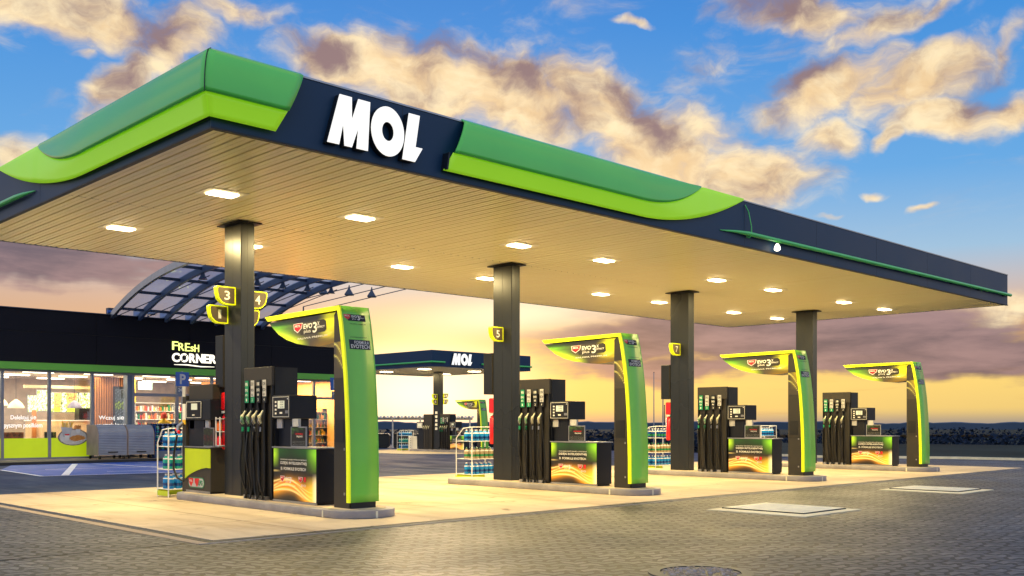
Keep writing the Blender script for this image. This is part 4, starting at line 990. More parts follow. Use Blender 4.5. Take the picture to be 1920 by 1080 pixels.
# window bays
mull = [-.8,.86,2.52,4.18,5.83,7.47,9.05,10.64,12.47,14.0,15.7,17.35,19.0,20.35]
def windows():
    for i, (a, b) in enumerate(zip(mull, mull[1:])):
        g = MB(); w = .05
        g.box(a-w, Y0-.08, .12, a+w, Y0+.06, 3.44, frame); 
        if i == len(mull)-2: g.box(b-w, Y0-.08, .12, b+w, Y0+.06, 3.44, frame)
        g.box(a+w, Y0-.07, .12, b-w, Y0+.05, .2, frame); g.box(a+w, Y0-.07, 3.36, b-w, Y0+.05, 3.44, frame)
        if a > 10 : g.box(a+w, Y0-.07, 2.54, b-w, Y0+.05, 2.66, frame)
        wo = g.build('window', shop)
        g = MB(); g.box(a+w, Y0-.01, .2, b-w, Y0+.0, 3.36, winglass); g.build('pane', wo)
        if a < 8.9:
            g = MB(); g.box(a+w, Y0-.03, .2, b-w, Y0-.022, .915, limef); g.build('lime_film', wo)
        if i == 4:
            g = MB(); fn = FY(Y0-.035)
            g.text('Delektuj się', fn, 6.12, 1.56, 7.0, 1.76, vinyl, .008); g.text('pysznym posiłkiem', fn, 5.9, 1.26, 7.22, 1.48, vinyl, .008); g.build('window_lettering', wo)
        if i == 5:
            g = MB(); cx, cz = 8.33, 1.06
            def plate_fn(a_, b_): return (cx+.56*a_, Y0-.045, cz-.12+.32*b_)
            def pp(u, v):
                a_ = (u*2-1); b_ = (v*2-1); c = lin((120,112,116))
                if a_*a_+b_*b_ < .82: c = lin((226,220,210))
                if (a_-.3)**2/.28+(b_+.15)**2/.14 < 1: c = mixc(lin((206,120,44)), lin((236,170,90)), .5+.5*fbm(a_*9, b_*9))
                if abs(a_+.55) < .22 and abs(b_+.2) < .28: c = lin((232,230,226))
                if (a_+.42)**2+(b_-.12)**2 < .02: c = lin((190,30,60))
                if abs(b_+.62-.4*a_) < .05 and a_ > -.1: c = lin((240,238,232))
                return c
            N_ = 28
            g.grid(lambda u, v: plate_fn((u*2-1)*math.sqrt(max(0,1-(v*2-1)**2)), v*2-1), N_, N_, vc, False, lambda u, v: pp(.5+.5*(u*2-1)*math.sqrt(max(0,1-(v*2-1)**2)), v))
            for k in range(34):
                x = cx-.42+.34*random.random(); z = cz+.2+.14*random.random(); dx = (x-cx+.25)*.35+random.uniform(-.03,.03); yy = Y0-.052-.0003*k
                g.add([(x,yy,z),(x+.025,yy,z),(x+.025+dx,yy,z+.14),(x+dx,yy,z+.14)], [(0,1,2,3)], MATS['amber_label'] if k % 2 else woodl)
            g.add([(cx-.36,Y0-.066,cz-.1),(cx-.12,Y0-.066,cz-.12),(cx-.04,Y0-.066,cz+.24),(cx-.46,Y0-.066,cz+.26)], [(0,1,2,3)], paper)
            g.add([(cx-.3,Y0-.068,cz-.22),(cx-.16,Y0-.068,cz-.22),(cx-.13,Y0-.068,cz-.04),(cx-.33,Y0-.068,cz-.04)], [(0,1,2,3)], whitep)
            g.add([(cx-.32,Y0-.07,cz-.05),(cx-.14,Y0-.07,cz-.05),(cx-.15,Y0-.07,cz+.0),(cx-.31,Y0-.07,cz+.0)], [(0,1,2,3)], red)
            g.add([(cx+.12,Y0-.066,cz+.02),(cx+.24,Y0-.066,cz+.02),(cx+.27,Y0-.066,cz+.18),(cx+.09,Y0-.066,cz+.18)], [(0,1,2,3)], whitep)
            for k in range(9): x = cx+.04+.028*k; g.add([(x,Y0-.06,cz+.16),(x+.02,Y0-.06,cz+.16),(x+.024,Y0-.06,cz+.3+.04*(k%3)),(x-.004,Y0-.06,cz+.29+.03*(k%2))], [(0,1,2,3)], wood)
            g.build('food_poster', wo)
        if i == 6:
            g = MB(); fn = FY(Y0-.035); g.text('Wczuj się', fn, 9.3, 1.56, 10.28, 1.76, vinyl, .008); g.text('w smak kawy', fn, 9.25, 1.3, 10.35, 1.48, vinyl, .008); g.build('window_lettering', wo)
windows()
g = MB(); g.box(10.42, Y0-.04, .2, 10.62, Y0+.35, 3.4, steelb); g.build('pillar', shop)
# lettering on the parapet
t = thing('shop_sign', (13.1, Y0-.25, 4.3), 'glowing yellow green and white FRESH CORNER sign on the black parapet', 'sign')
freshm = glow('fresh_letters', (236,248,120), 1.5); cornm = glow('corner_letters', (255,246,220), 1.35)
def raised(s_, x0, z0, x1, z1, m_, bold, y=Y0-.26, d=.05):
    g = MB(); vs, fs = text_geo(s_, bold); P_ = [(x0+(x1-x0)*a, z0+(z1-z0)*b) for a, b in vs]
    g.add([(a, y, b) for a, b in P_], fs, m_); g.add([(a, y+d, b) for a, b in P_], fs, m_)
    ed = {}
    for f in fs:
        for i in range(len(f)):
            e = (f[i], f[(i+1) % len(f)]); ed[e] = 1
    bo = [e for e in ed if (e[1], e[0]) not in ed]
    n = len(P_); vv = [(a, y, b) for a, b in P_]+[(a, y+d, b) for a, b in P_]
    g.add(vv, [(a, b, b+n, a+n) for a, b in bo], m_); return g
for s_, x0, z0, x1, z1 in (('F',12.17,4.44,12.42,4.78),('R',12.44,4.42,12.68,4.73),('E',12.72,4.41,12.92,4.74),('s',12.95,4.41,13.1,4.62),('H',13.13,4.4,13.32,4.7)):
    raised(s_, x0, z0, x1, z1, freshm, .0).build('letter', t)
for s_, x0, x1 in (('C',12.16,12.48),('O',12.5,12.86),('R',12.9,13.18),('N',13.2,13.5),('E',13.53,13.76),('R',13.79,14.1)):
    raised(s_, x0, 3.95, x1, 4.32, cornm, .03).build('letter', t)
g = MB(); g.tube([(12.55,Y0-.27,3.99),(12.8,Y0-.27,4.28)], .02, navyd, 6); g.build('bean_stroke', t)
g = MB(); g.tube([(12.24,Y0-.25,3.84),(12.8,Y0-.25,3.85),(13.4,Y0-.25,3.80),(14.0,Y0-.25,3.81)], [.01,.025,.022,.01], cornm, 8); g.build('underline', t)
# security camera on the parapet
t = thing('roof_camera', (11.25, Y0-.15, 5.7), 'small grey floodlight on the shop parapet under the arched glazing', 'floodlight')
g = MB(); g.tube([(11.2,Y0-.15,5.69),(11.2,Y0-.2,5.85)], .03, steel, 6); g.build('bracket', t)
g = MB(); g.tube([(11.1,Y0-.2,5.88),(11.42,Y0-.36,5.86)], [.07,.1], steel, 10); g.build('head', t)

# ---- inside the shop (all stand on the floor at 0.12 m)
FZ = .12
def simple(name, mb, label, cat, group=None, bevel=0, loc=None):
    c = mb.v[0] if not loc else loc
    o = mb.build(name, loc=loc or tuple(c), bevel=bevel); return tag(o, label, cat, group)
def menu_board(x0, z0, x1, z1, y, k, label):
    t = thing('menu_board', ((x0+x1)/2, y, z0), label, 'menu board', 'lit menu boards over the counter')
    g = MB(); g.box(x0-.03, y, z0-.03, x1+.03, y+.06, z1+.03, steel); g.build('case', t)
    rnd = random.Random(k)
    cells = [[rnd.random() for _ in range(40)] for _ in range(40)]
    def pt(u, v):
        c = lin((236,240,200)); q = cells[int(v*19.9)][int(u*23.9)]
        if k in (2, 3) and .3 < u < .95: c = lin((224,150,84)) if v > .25 else lin((190,210,60))
        elif q > .72: c = lin((150,190,40))
        if q < .22: c = lin((70,74,60))
        return c
    g = MB(); g.grid(lambda u, v: (x0+(x1-x0)*u, y-.004, z0+(z1-z0)*v), 26, 22, vcb2, False, pt); g.build('lit_face', t)
vcb2 = vcol('menu_print', .4, 1.0)
for k, (x0, z0, x1, z1, nm) in enumerate([(8.5,1.95,8.86,2.62,'left end'),(8.86,2.0,9.3,2.85,'beside the left end'),(9.42,1.95,9.85,2.76,'behind the first mullion'),(9.88,1.95,10.55,2.76,'with an orange picture'),(10.58,1.93,11.1,2.78,'farthest right, pale')]):
    menu_board(x0, z0, x1, z1, 32.5, k, 'lit yellow and white menu board over the counter, %s' % nm)
g = MB(); g.box(8.4,32.6,2.95,11.2,32.8,3.08,MATS['light_wood']); simple('bulkhead', g, 'pale wooden bulkhead strip above the menu boards', 'bulkhead')
def pendant(x, y, z, m_, s, label):
    t = thing('pendant_lamp', (x, y, z), label, 'pendant lamp', 'pendant lamps in the shop')
    g = MB(); g.lathe((x,y,z), [(.3*s,0),(.29*s,.06*s),(.2*s,.2*s),(.08*s,.3*s),(.03*s,.34*s)], m_, 16); g.build('shade', t)
    g = MB(); g.tube([(x,y,z+.33*s),(x,y,3.46)], .008, black, 5); g.build('cord', t)
shade = glow('cream_shade', (250,226,170), .55); gshade = mat('grey_shade', (120,112,130), .4)
pendant(6.98, 29.2, 2.05, shade, 1.0, 'cream dome pendant lamp inside the left window, front one'); pendant(6.75, 30.3, 2.16, shade, .95, 'cream dome pendant lamp inside the left window, rear one')
pendant(9.55, 30.2, 2.08, gshade, .95, 'grey dome pendant lamp before the menu boards')
g = MB(); g.box(8.2,31.2,FZ,12.0,31.9,1.55,woodl); g.box(8.15,31.15,1.55,12.05,31.95,1.6,whitep); simple('counter', g, 'pale wooden serving counter below the menu boards', 'counter')
g = MB(); g.box(10.15,31.3,1.6,11.0,31.8,2.1,black); g.box(10.3,31.25,1.65,10.8,31.3,1.9,navyd); simple('coffee_machine', g, 'black coffee machine on the counter', 'coffee machine')
g = MB(); g.box(7.2,29.6,.82,8.1,30.3,.87,woodl); g.box(7.3,29.7,FZ,7.35,29.75,.82,black); g.box(7.95,29.7,FZ,8.0,29.75,.82,black); g.box(7.3,30.2,FZ,7.35,30.25,.82,black); g.box(7.95,30.2,FZ,8.0,30.25,.82,black); simple('cafe_table', g, 'pale cafe table inside the left window', 'table')
def chair(x, y, m_, label):
    t = thing('cafe_chair', (x,y,FZ), label, 'chair', 'cafe chairs inside the left window')
    g = MB(); g.box(x-.22,y-.22,.55,x+.22,y+.22,.6,m_); g.build('seat', t)
    g = MB(); g.box(x-.22,y+.18,.7,x+.22,y+.22,1.12,m_); g.build('backrest', t)
    for a in (-.2,.2):
        for b in (-.2,.2): g = MB(); g.tube([(x+a,y+b,FZ),(x+a,y+b,.56)], .015, black, 5); g.build('leg', t)
plaid = mat('plaid', (120,70,40), .7, 0, .7, 14.)
chair(6.5,28.7,plaid,'checked cafe chair nearest the left window frame'); chair(7.0,28.9,plaid,'checked cafe chair between the table and the left window'); chair(8.35,29.3,black,'dark cafe chair at the right of the pale table')
g = MB(); g.box(8.15,30.9,FZ,8.3,31.0,2.0,wood); g.box(8.4,30.5,FZ,9.6,31.1,1.35,woodl); simple('display_counter', g, 'low pale wooden display counter behind the food poster', 'counter')
g = MB()
for i in range(14): g.box(10.2+i*.1, 30.0, FZ, 10.26+i*.1, 30.08, 3.4, wood)
g.box(10.15,30.1,FZ,11.7,30.14,3.4,mat('brown_panel',(120,74,40),.5)); simple('slatted_screen', g, 'orange brown slatted wooden screen behind the lettered window', 'screen')
g = MB(); g.box(11.0,29.7,FZ,11.5,29.9,3.0,black); g.grid(lambda u,v:(11.02+.46*u,29.69,1.4+1.5*v),14,24,vcb,False,lambda u,v: mixc(lin((30,34,30)), lin((190,220,40)) if .45<v<.65 else lin((120,130,140)), max(0,min(1,fbm(u*14,v*22))))); simple('info_totem', g, 'tall dark information totem with a lime picture in the shop', 'totem')
g = MB(); g.box(11.85,30.4,FZ,12.2,30.5,3.4,MATS['amber_label']); simple('yellow_panel', g, 'tall amber wall panel inside the shop, left of the middle bay', 'panel')
def shelf_unit(x0, x1, y, h, seed, label, cols, grp='product shelves inside the shop'):
    t = thing('product_shelf', ((x0+x1)/2, y, FZ), label, 'shelf unit', grp)
    g = MB(); g.box(x0, y+.35, FZ, x1, y+.4, h, woodl)
    nz = int((h-FZ)/.36)
    for k in range(nz+1): z = FZ+.05+k*.36; g.box(x0, y, z, x1, y+.35, z+.025, whitep)
    g.box(x0-.03,y,FZ,x0,y+.4,h,paper); g.box(x1,y,FZ,x1+.03,y+.4,h,paper); g.build('shelving', t)
    r = random.Random(seed)
    for k in range(nz):
        z = FZ+.075+k*.36; g = MB(); x = x0+.03
        while x < x1-.08:
            w = r.uniform(.05,.1); hh = r.uniform(.16,.29); m_ = r.choice(cols)
            if r.random() < .6: g.lathe((x+w/2, y+.1, z), [(w*.42,0),(w*.42,hh*.7),(w*.18,hh*.85),(w*.16,hh)], m_, 7)
            else: g.box(x, y+.03, z, x+w*.9, y+.2, z+hh, m_)
            x += w+.012
        g.build('goods', t)
gc = [orange, red, MATS['amber_label'], whitep, BOT['green'], woodl, MATS['cream_nozzle']]
shelf_unit(12.15,13.9,30.3,2.3,1,'tall shelf of mixed goods seen through the bay left of the parking sign',gc)
shelf_unit(14.2,15.8,30.6,2.3,2,'tall shelf of mixed goods right of the parking sign',gc)
g = MB(); g.box(16.0,31.9,FZ,20.3,32.0,3.4,mat('amber_wall',(252,190,104),.6)); simple('amber_partition', g, 'amber coloured partition wall at the right end of the shop', 'partition')
g = MB(); g.box(20.25,27.2,FZ,20.3,31.88,3.4,MATS['amber_wall']); simple('amber_lining', g, 'amber wall lining inside the right end of the shop', 'wall lining')
shelf_unit(16.9,18.7,28.9,2.5,3,'shelf of amber bottles behind the nearest fuel pump',[orange,MATS['amber_label'],woodl])
shelf_unit(19.0,20.25,27.9,2.15,4,'shelf of yellow drinks at the shop\'s right end',[MATS['amber_label'],orange,MATS['amber_label'],woodl,MATS['green_bottle']])
g = MB(); g.box(12.15,30.0,3.0-.1,12.75,30.06,3.25,glow('green_screen',(190,225,205),1.0)); g.tube([(12.45,30.03,3.25),(12.45,30.03,3.46)],.015,black,6); simple('hanging_screen', g, 'small pale green screen hanging from the shop ceiling', 'screen')
# shopper in a yellow top seen over the crates
def person(x, y, z, label):
    t = thing('person', (x,y,z), label, 'person')
    me = bpy.data.meshes.new('body')
    J = [(0,0,.95),(0,0,1.15),(0,.01,1.38),(0,.0,1.5),(0,-.02,1.6),(0,-.02,1.72),(.1,0,.88),(.11,-.02,.5),(.11,.02,.08),(.12,-.12,.04),(-.1,0,.88),(-.11,.0,.5),(-.11,.04,.08),(-.12,-.1,.04),
         (.19,0,1.4),(.25,-.02,1.12),(.2,-.22,1.04),(.16,-.3,1.05),(-.19,0,1.4),(-.25,-.02,1.12),(-.2,-.2,1.02),(-.16,-.28,1.04)]
    E_ = [(0,1),(1,2),(2,3),(3,4),(4,5),(0,6),(6,7),(7,8),(8,9),(0,10),(10,11),(11,12),(12,13),(2,14),(14,15),(15,16),(16,17),(2,18),(18,19),(19,20),(20,21)]
    R_ = [.14,.13,.15,.06,.085,.08,.09,.06,.045,.04,.09,.06,.045,.04,.065,.045,.035,.035,.065,.045,.035,.035]
    me.from_pydata(J, E_, []); o = bpy.data.objects.new('body', me); COL.objects.link(o); o.parent = t; ORG[o] = ORG[t]
    sk = o.modifiers.new('skin', 'SKIN'); ss = o.modifiers.new('sub', 'SUBSURF'); ss.levels = 1; ss.render_levels = 2
    for v, r in zip(me.skin_vertices[0].data if me.skin_vertices else [], R_): v.radius = (r, r*.8)
    me.materials.append(mat('yellow_shirt', (232,190,40), .7))
    g = MB(); g.lathe((x,y-.02,z+1.6), [(.09,-.05),(.112,.0),(.115,.1),(.09,.17),(.03,.2)], mat('red_cap', (190,50,36), .7), 12); g.build('headwear', t)
    g = MB(); g.lathe((x,y,z+.1), [(.15,0),(.17,.5),(.19,.85)], navyd, 12); g.build('skirt', t)
person(12.62, 28.6, FZ, 'person in a yellow top and red headwear standing inside the shop window')

# ---- outside the shop
def locker(x0, x1, label):
    y0, y1, h, t0 = 25.75, 26.85, 1.4, .26
    t = thing('roller_locker', ((x0+x1)/2, y0, .11), label, 'locker', 'rounded roller shutter lockers')
    prof = [(y0,t0)]+[(y0, 1.0)]+[(y0+.4*(1-math.cos(rad(a))), 1.0+.4*math.sin(rad(a))) for a in range(10,91,10)]+[(y1,h),(y1,t0)]
    g = MB(); n = len(prof)
    g.prism(prof, lambda p,q,s: (s,p,q), x0, x0+.03, tanend); g.build('end_panel', t); g = MB(); g.prism(prof, lambda p,q,s: (s,p,q), x1-.03, x1, tanend); g.build('end_panel', t)
    g = MB(); xs0, xs1 = x0+.03, x1-.03
    fine = []
    for (a, b), (c_, d_) in zip(prof[:-1], prof[1:]):
        dd = math.hypot(c_-a, d_-b); m_ = max(1, int(dd/.06))
        for i in range(m_): fine.append((a+(c_-a)*i/m_, b+(d_-b)*i/m_))
    for (a, b), (c_, d_) in zip(fine, fine[1:]):
        mx, mz = (a+c_)/2, (b+d_)/2; nx, nz = -(d_-b), (c_-a); l_ = math.hypot(nx, nz) or 1; nx, nz = nx/l_*.016, nz/l_*.016
        vs = [(x,p,q) for x in (xs0,xs1) for p,q in ((a,b),(mx+nx,mz+nz),(c_,d_))]
        g.add(vs, [(0,1,4,3),(1,2,5,4)], shutter)
    g.build('shutter', t)
    g = MB(); g.box((x0+x1)/2-.18, y0-.05, t0+.1, (x0+x1)/2+.18, y0-.01, t0+.14, black); g.build('handle', t)
    for x in (x0+.1, x1-.1):
        for y in (y0+.1, y1-.1):
            g = MB(); g.tube([(x-.03,y,.175),(x+.03,y,.175)], .065, black, 10); g.box(x-.01,y-.02,.175,x+.01,y+.02,t0,steel); g.build('castor', t)
locker(8.75, 9.86, 'grey roller shutter locker nearest the lime window film'); locker(9.88, 10.92, 'grey roller shutter locker next to the blue bottle shelves')
t = thing('outdoor_shelf', (11.6, 26.1, .11), 'dark shelving stacked with blue screenwash bottles outside the shop', 'shelving')
g = MB()
for z in (.38,.74,1.08,1.42): g.box(10.97, 25.8, z, 14.3, 26.5, z+.03, BOT['dblue'])
g.box(10.97,25.8,.11,11.0,26.5,1.45,BOT['dblue']); g.box(12.6,25.8,.11,12.63,26.5,1.45,BOT['dblue']); g.box(14.27,25.8,.11,14.3,26.5,1.45,BOT['dblue']); g.box(11,26.5,.11,14.3,26.53,1.45,steeld); g.box(11,25.79,.12,14.3,25.8,.38,steelb); g.build('frame', t)
for z in (.41,.77,1.11):
    for i in range(15):
        bottle('dblue' if i % 3 else 'teal', (11.12+i*.212, 25.92, z), 'dark blue screenwash bottle on the shelving outside the shop' if i % 3 else 'teal screenwash bottle on the shelving outside the shop', 'dark blue bottles outside the shop' if i % 3 else 'teal bottles outside the shop', .31)
# parking signs
def psign(x, y, label, post=True):
    t = thing('parking_sign', (x, y, 0), label, 'parking sign', 'blue parking signs before the shop')
    g = MB(); g.tube([(x,y+.03,0),(x,y+.03,3.45)], .035, steel, 8); g.build('post', t)
    g = MB(); g.box(x-.27, y-.01, 2.88, x+.27, y+.01, 3.42, blued); b = g.build('blue_plate', t, bevel=.01)
    g = MB(); g.text('P', FY(y-.014), x-.11, 2.96, x+.13, 3.34, paper, .03); g.build('letter', t)
    g = MB(); g.box(x-.2, y-.01, 2.5, x+.0, y+.01, 2.84, steelb); g.text('24', FY(y-.014), x-.17, 2.68, x-.03, 2.8, whitep, .01); g.build('sub_plate', t)
psign(11.46, 24.5, 'blue parking sign on a post left of the gas pump'); psign(18.42, 24.5, 'blue parking sign on a post partly hidden by the nearest gantry')

# ================================================================ ARCHED GLAZED LINK
arch = thing('arched_roof', (13, 18.8, 5.6), 'blue grey steel arched roof with translucent glazing springing from the shop parapet', 'arched roof')
def az_(y): return 5.69+1.5*(1-abs((y-18.8)/8.3)**2.4)
ys = [27.1-16.4*(.5-.5*math.cos(math.pi*i/28)) for i in range(29)]
ribx = [9.75+1.085*k for k in range(7)]
for X in ribx:
    g = MB(); up = [(y, az_(y)) for y in ys]; dn = [(y, az_(y)-.24+.0*y) for y in reversed(ys)]
    poly = up+dn
    n = len(ys)
    vs = [(x, y, z) for x in (X-.06, X+.06) for y, z in poly]; m_ = len(poly)
    fs = [(i, i+1, m_-2-i, m_-1-i) for i in range(n-1)]+[(m_+i+1, m_+i, 2*m_-1-i, 2*m_-2-i) for i in range(n-1)]+[(i, (i+1)%m_, m_+(i+1)%m_, m_+i) for i in range(m_)]
    g.add(vs, fs, steelb if X > ribx[0] else steel); r_ = g.build('rib', arch)
    g = MB(); g.box(X-.1, 27.0, 5.62, X+.1, 27.25, 5.95, steeld); g.tube([(X-.12,27.05,5.8),(X+.12,27.05,5.8)], .07, blued, 8); g.build('foot', r_)
for y in (26.4, 24.9, 23.3, 21.6, 19.9, 18.2, 16.5, 14.8, 13.1, 11.6):
    g = MB(); g.box(ribx[0], y-.04, az_(y)-.14, ribx[-1], y+.04, az_(y)-.04, steeld); g.build('purlin', arch)
for a, b in zip(ribx, ribx[1:]):
    g = MB(); g.grid(lambda u, v: (a+.06+(b-a-.12)*u, ys[int(v*28+.5)], az_(ys[int(v*28+.5)])-.03), 1, 28, roofglass, False); g.build('glazing', arch)
for a, b in zip(ribx[:-1:1], ribx[1:]):
    g = MB(); g.tube([(a, 26.7, az_(26.7)-.3),(b+.2, 21.5, 6.75)], .018, steeld, 5); g.build('tie_rod', arch)
for X in ribx[1:]:
    g = MB(); g.lathe((X, 21.6, 6.62), [(.18,-.02),(.1,.1),(.03,.3)], steeld, 4, False); g.tube([(X,21.6,6.8),(X,21.6,7.1)], .02, steeld, 5); g.build('node_bracket', arch)
for X, yy, zz in ((17.3,23.7,6.95),(18.4,23.45,6.97),(19.5,23.35,6.98)):
    zr = lambda y: 6.70+(zz-.07-6.70)*(27-y)/(27-yy)
    g = MB(); g.tube([(X,27,zr(27)),(X,10.3,zr(10.3)-.1)], .02, steeld, 5); g.tube([(X,27,5.6),(X,27,zr(27))], .03, steeld, 6); g.build('tension_rod', arch)
    g = MB(); g.lathe((X,yy,zr(yy)), [(.24,-.02),(.24,.02),(.06,.26),(.02,.42)], steeld, 4, False); g.build('pyramid_bracket', arch)

# ================================================================ FAR STATION (stands about 60 m away, slightly lower)
dxF, dyF = 32.4, 33.0
zF = -.42
fc = thing('small_canopy', (31.2, 33.4, zF), 'smaller navy canopy with MOL letters standing farther back', 'canopy')
X0, Y1_, XE, YE = 31.2, 33.45, 39.4, 43.8; zc2, zt2 = 4.79, 5.76
g = MB(); g.box(X0, Y1_, zc2, XE, Y1_+.06, zt2, navy); g.build('front_fascia', fc)
g = MB(); g.box(X0, Y1_+.062, zc2, X0+.06, YE, zt2, navy); g.build('side_fascia', fc)
g = MB(); g.box(X0+.07, YE-.06, zc2, XE, YE, zt2, navy); g.box(XE-.06, Y1_+.07, zc2, XE, YE-.07, zt2, navy); g.build('rear_fascia', fc)
g = MB(); g.box(X0+.06, Y1_+.06, zc2+.02, XE-.06, YE-.06, zc2+.06, ceilm); g.box(X0+.06,Y1_+.06,zt2-.1,XE-.06,YE-.06,zt2-.06,steel); g.build('ceiling', fc)
g = MB(); g.tube([(X0-.05,Y1_-.06,5.06),(X0+.95,Y1_-.06,5.06)], .055, railg, 8); g.tube([(X0-.05,Y1_-.06,5.06),(X0-.05,YE,5.06)], .055, railg, 8); g.build('green_rail', fc)
g = MB(); g.tube([(X0+3.9,Y1_-.06,5.06),(XE+.05,Y1_-.06,5.06)], .055, railg, 8); g.build('green_rail', fc)
mol(X0+1.42, 4.93, 1.0, Y1_, fc)
for x, y in ((33.2,36.6),(38.3,40.7),(33.5,40.9),(37.3,36.5)):
    g = MB(); g.box(x-.34,y-.26,zc2-.0,x+.34,y+.26,zc2+.03,lens); g.build('downlight', fc)
    a = area('downlight_lamp', (x,y,zc2-.04), .54,.4, LAMP_W*.9, LAMP_C); a.parent = fc; a.location = Vector((x,y,zc2-.04))-ORG[fc]
cxF, cyF = 35.5, 37.9
g = MB(); g.box(cxF, cyF, zF+.15, cxF+.32, cyF+.62, zc2, colm); o = g.build('column', fc)
g = MB()
for i in range(5):
    z = 2.05-.26*i; g.box(cxF-.006,cyF+.2,z,cxF-.002,cyF+.42,z+.16,whitep)
g.build('pictogram', o)
island_f = MB(); island_f.prism(stadium(cxF-.45, cyF-4.1, cxF+.8, cyF+2.8, .4), lambda p,q,s: (p,q,s), zF, zF+.15, kerbm); o = island_f.build('pump_island', loc=(cxF,cyF,zF)); tag(o, 'low kerbed island under the far small canopy', 'pump island')
g = MB(); g.box(X0-.2, Y1_-.2, zF, XE+.2, YE+.2, zF+.02, slabm); struct(g.build('far_slab'))
dup(p0, (dxF, dyF-.6, zF), 'lime edged fuel gantry under the far small canopy')
dup(u0, (dxF, dyF+.15, zF), 'dark fuel pump with orange banner right of the far column')
t = thing('fuel_pump', (cxF+.1, cyF+1.3, zF+.15), 'tall dark fuel pump with a display head left of the far column', 'fuel pump', GR_D)
g = MB(); g.box(cxF-.1, cyF+.64, zF+.15, cxF+.4, cyF+1.5, zF+2.45, dgrey); g.build('hose_cabinet', t)
for i in range(4): g = MB(); nozzle(g, cyF+1.4-.18*i, zF+1.58, cream, cxF-.2); g.tube([(cxF-.18,cyF+1.4-.18*i,zF+1.4),(cxF-.2,cyF+1.4-.18*i,zF+.2)], .018, rubber, 6); g.build('nozzle', t)
g = MB(); g.box(cxF-.12, cyF+1.55, zF+1.5, cxF+.36, cyF+2.2, zF+1.95, dgrey2); g.box(cxF-.128, cyF+1.6, zF+1.55, cxF-.12, cyF+2.15, zF+1.9, paper); g.box(cxF-.133, cyF+1.75, zF+1.65, cxF-.128, cyF+2.05, zF+1.82, screen); g.build('display_head', t)
g = MB(); g.box(cxF-.05, cyF+1.5, zF+.15, cxF+.36, cyF+2.1, zF+1.5, dgrey2); g.build('neck', t)
for (nn, sg, z, lb) in (('10',1,3.05,'upper'),('11',1,2.68,'lower')):
    o = plate(nn, cxF+.33, 1, cyF-.05, z, 'small lime plate numbered %s on the far column, %s one' % (nn, lb))
for (nn, z, lb) in (('9',3.0,'upper'),('8',2.66,'lower')):
    plate(nn, cxF, -1, cyF+.2, z, 'small plate on the left of the far column, %s one' % lb)
rack(33.6+1.3, 41.1, zF+.02, 'left of the far column', ('blue','teal','blue'), width=1.0, s=1.0)
g = MB(); g.box(35.4,40.7,zF+.02,35.9,41.0,zF+1.0,whitep)
for i in range(6): g.box(35.394,40.75,zF+.2+.12*i,35.399,40.8,zF+.26+.12*i,navyd)
simple('white_cabinet', g, 'white cabinet beside the far bottle rack', 'cabinet')
# wash shelter with posts and dark bins
t = thing('open_shelter', (40, 50, zF), 'long open shelter with thin posts and a scalloped roof edge behind the far pumps', 'shelter')
sx0, sy0 = 39.5, 57.; 
def sh_pt(a): return (36.0+a*7.6, 50.6-a*6.9)     # runs across the view
g = MB()
for i in range(40):
    x, y = sh_pt(i/39); g.lathe((x,y,1.86), [(.09,-.02),(.11,.05),(.05,.13)], whitem if i % 2 else steel, 8)
x0_, y0_ = sh_pt(0); x1_, y1_ = sh_pt(1); g.tube([(x0_,y0_,1.80),(x1_,y1_,1.80)], .07, steel, 6); g.tube([(x0_+.8,y0_+.9,1.75),(x1_+.8,y1_+.9,1.75)], .07, steel, 6)
g.add([(x0_,y0_,1.87),(x1_,y1_,1.87),(x1_+.9,y1_+1,1.85),(x0_+.9,y0_+1,1.85)], [(0,1,2,3)], steel); g.build('roof', t)
for a in (.02,.22,.42,.62,.8,.98):
    x, y = sh_pt(a); g = MB(); g.tube([(x,y,zF),(x,y,1.8)], .06, paper, 6); g.build('post', t)
for i, a in enumerate((.05,.2,.34,.47,.56)):
    x, y = sh_pt(a); x += .5; y += .6; h = [1.35,.95,1.0,1.05,.95][i]
    t = thing('waste_bin', (x,y,zF), 'dark bin under the far shelter, number %s from the left' % ['one','two','three','four','five'][i], 'bin', 'dark bins under the far shelter')
    g = MB(); g.prism([(-.5,0),(.5,0),(.55,h*.85),(-.55,h*.85)], lambda p,q,s: (x+p*.68+s*.7, y-p*.7+s*.7, zF+.08+q), 0, .8, navyd); g.build('body', t)
    g = MB(); g.prism([(-.57,0),(.57,0),(.45,.14),(-.45,.14)], lambda p,q,s: (x+p*.68+s*.7, y-p*.7+s*.7, zF+.08+h*.85+q), -.03, .83, black); g.build('lid', t)
    g = MB(); g.tube([(x-.3,y+.3,zF+.08),(x+.3,y-.3,zF+.08)], .08, black, 8); g.build('wheels', t)
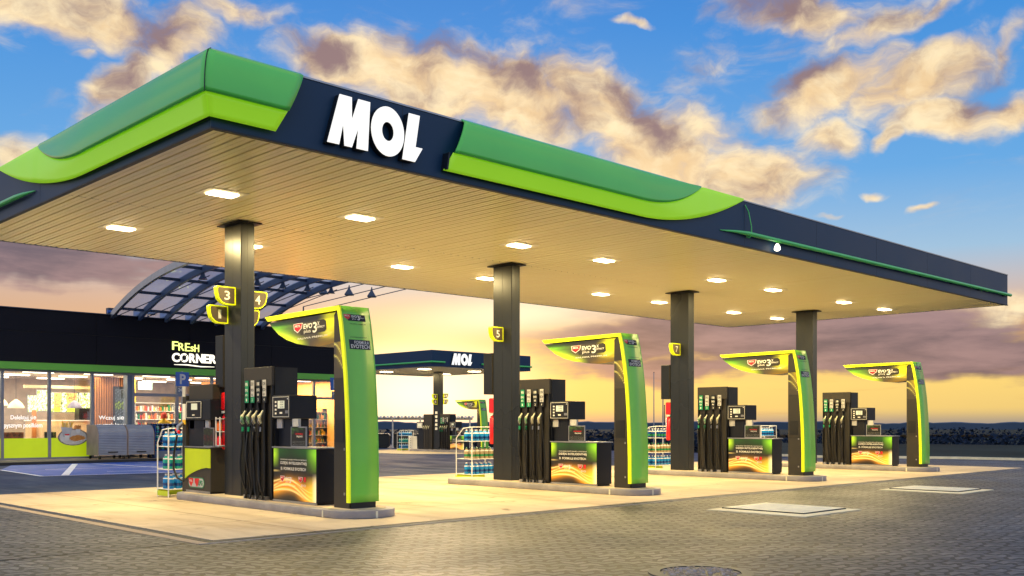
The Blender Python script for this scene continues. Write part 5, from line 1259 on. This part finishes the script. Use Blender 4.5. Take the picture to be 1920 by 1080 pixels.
# ================================================================ FAR LANDSCAPE
def ray(u, D):    # a ground position D metres ahead along the bearing of azimuth u
    a = math.atan((u-960)/1858.5); ang = TH-a; r = D/math.cos(a)
    return CAMP[0]+r*math.cos(ang), CAMP[1]+r*math.sin(ang)
treem = mat('hazed_foliage', (36,48,66), .95, 0, .15, .3, spec=.05); treem2 = mat('hazed_scrub', (30,40,54), .95, 0, .15, .4, spec=.05)  # blue in both foliage colours stands for distance haze
def ridge(D, us, ue, h0, h1, m_, seed, name, n=260):
    r = random.Random(seed); g = MB(); rows = []
    for i in range(n+1):
        u = us+(ue-us)*i/n; x, y = ray(u, D); x2, y2 = ray(u, D*1.25)
        q = i*260/n; f = .45+.16*math.sin(q*.11+seed)+.12*math.sin(q*.37+seed*2)+.1*math.sin(q*.9)+r.uniform(-.08,.1)
        rows.append((x,y,x2,y2,h0+(h1-h0)*max(0,f)))
    vs = []
    for (x,y,x2,y2,h) in rows: vs += [(x,y,-3),(x,y,h*.82-.2),((x*.93+x2*.07),(y*.93+y2*.07),h),(x2,y2,h*.7-.4)]
    fs = []
    for i in range(n):
        for k in range(3): fs.append((i*4+k, i*4+4+k, i*4+5+k, i*4+1+k))
    g.add(vs, fs, m_); return g.build(name)
struct(ridge(620, -700, 2600, .5, 3.2, mat('hazed_hill', (70,86,106), .9, 0, .1, .02), 9, 'hills'))  # hill colour has distance haze mixed in as blue
def woods(name, rows, m_, seed):
    r = random.Random(seed); g = MB()
    for D, h0, h1, n in rows:
        for k in range(n):
            u = 640+(2150-640)*(k+r.random())/n; x, y = ray(u, D*r.uniform(.93,1.07)); z = land(x, y); h = r.uniform(h0, h1); w = h*r.uniform(.3,.55)
            g.tube([(x,y,z-.5),(x,y,z+h*.6)], [.22,.08], m_, 4, False)
            for q in range(46):
                a = r.random()*6.283; t_ = r.random(); rr = w*math.sqrt(r.random())*(1-.75*abs(t_-.45)**1.3*1.6); zz = z+h*(.16+.84*t_)
                px_, py_ = x+rr*math.cos(a), y+rr*math.sin(a); s_ = r.uniform(.25,.6)*h/8
                d1 = Vector((r.uniform(-1,1),r.uniform(-1,1),r.uniform(-.5,.5))).normalized()*s_; d2 = Vector((r.uniform(-1,1),r.uniform(-1,1),r.uniform(-1,1))).normalized()*s_
                P0 = Vector((px_,py_,zz)); g.add([P0-d1-d2, P0+d1-d2*.6, P0+d1*.7+d2, P0-d1*.8+d2*.9], [(0,1,2,3)], m_)
    return stuff(g.build(name))
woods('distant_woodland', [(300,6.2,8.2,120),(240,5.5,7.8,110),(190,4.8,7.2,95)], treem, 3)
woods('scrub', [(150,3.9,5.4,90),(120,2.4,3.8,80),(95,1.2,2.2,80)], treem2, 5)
# kerb and grass verge at the far right of the paving
g = MB(); 
pts = [ray(u, D) for u, D in ((1380,46),(1560,41.5),(1700,41),(1800,40.3),(1920,38.8),(2200,36))]
vs = []
for x, y in pts: vs += [(x,y,0),(x,y,.1),(x+.12,y+.1,.1)]
for i in range(len(pts)-1): g.add(vs[i*3:i*3+6], [(0,3,4,1),(1,4,5,2)], kerbw)
struct(g.build('verge_kerb'))
g = MB(); vs = []
for x, y in pts: d = Vector((x-CAMP[0], y-CAMP[1])).normalized(); vs += [(x+.1,y+.1,.08),(x+d.x*14,y+d.y*14,.32),(x+d.x*16,y+d.y*16,-.8)]
for i in range(len(pts)-1): g.add(vs[i*3:i*3+6], [(0,3,4,1),(1,4,5,2)], grass)
struct(g.build('grass_verge'))
for (u, D, z1, r_, lab) in ((1226,70,5.0,.05,'thin tall pole beyond the gantry with sign 5 column'),(1243,58,3.0,.06,'short grey pole behind the bottle rack'),(1246,60,2.5,.05,'dark short pole beside a grey pole')):
    x, y = ray(u, D); g = MB(); g.tube([(x,y,-.5),(x,y,z1)], [r_,r_*.6], steel if 'dark' not in lab else steeld, 6); g.lathe((x,y,z1), [(r_*.9,0),(r_*.5,.06)], black, 6)
    simple('pole', g, lab, 'pole', loc=(x,y,-.5))
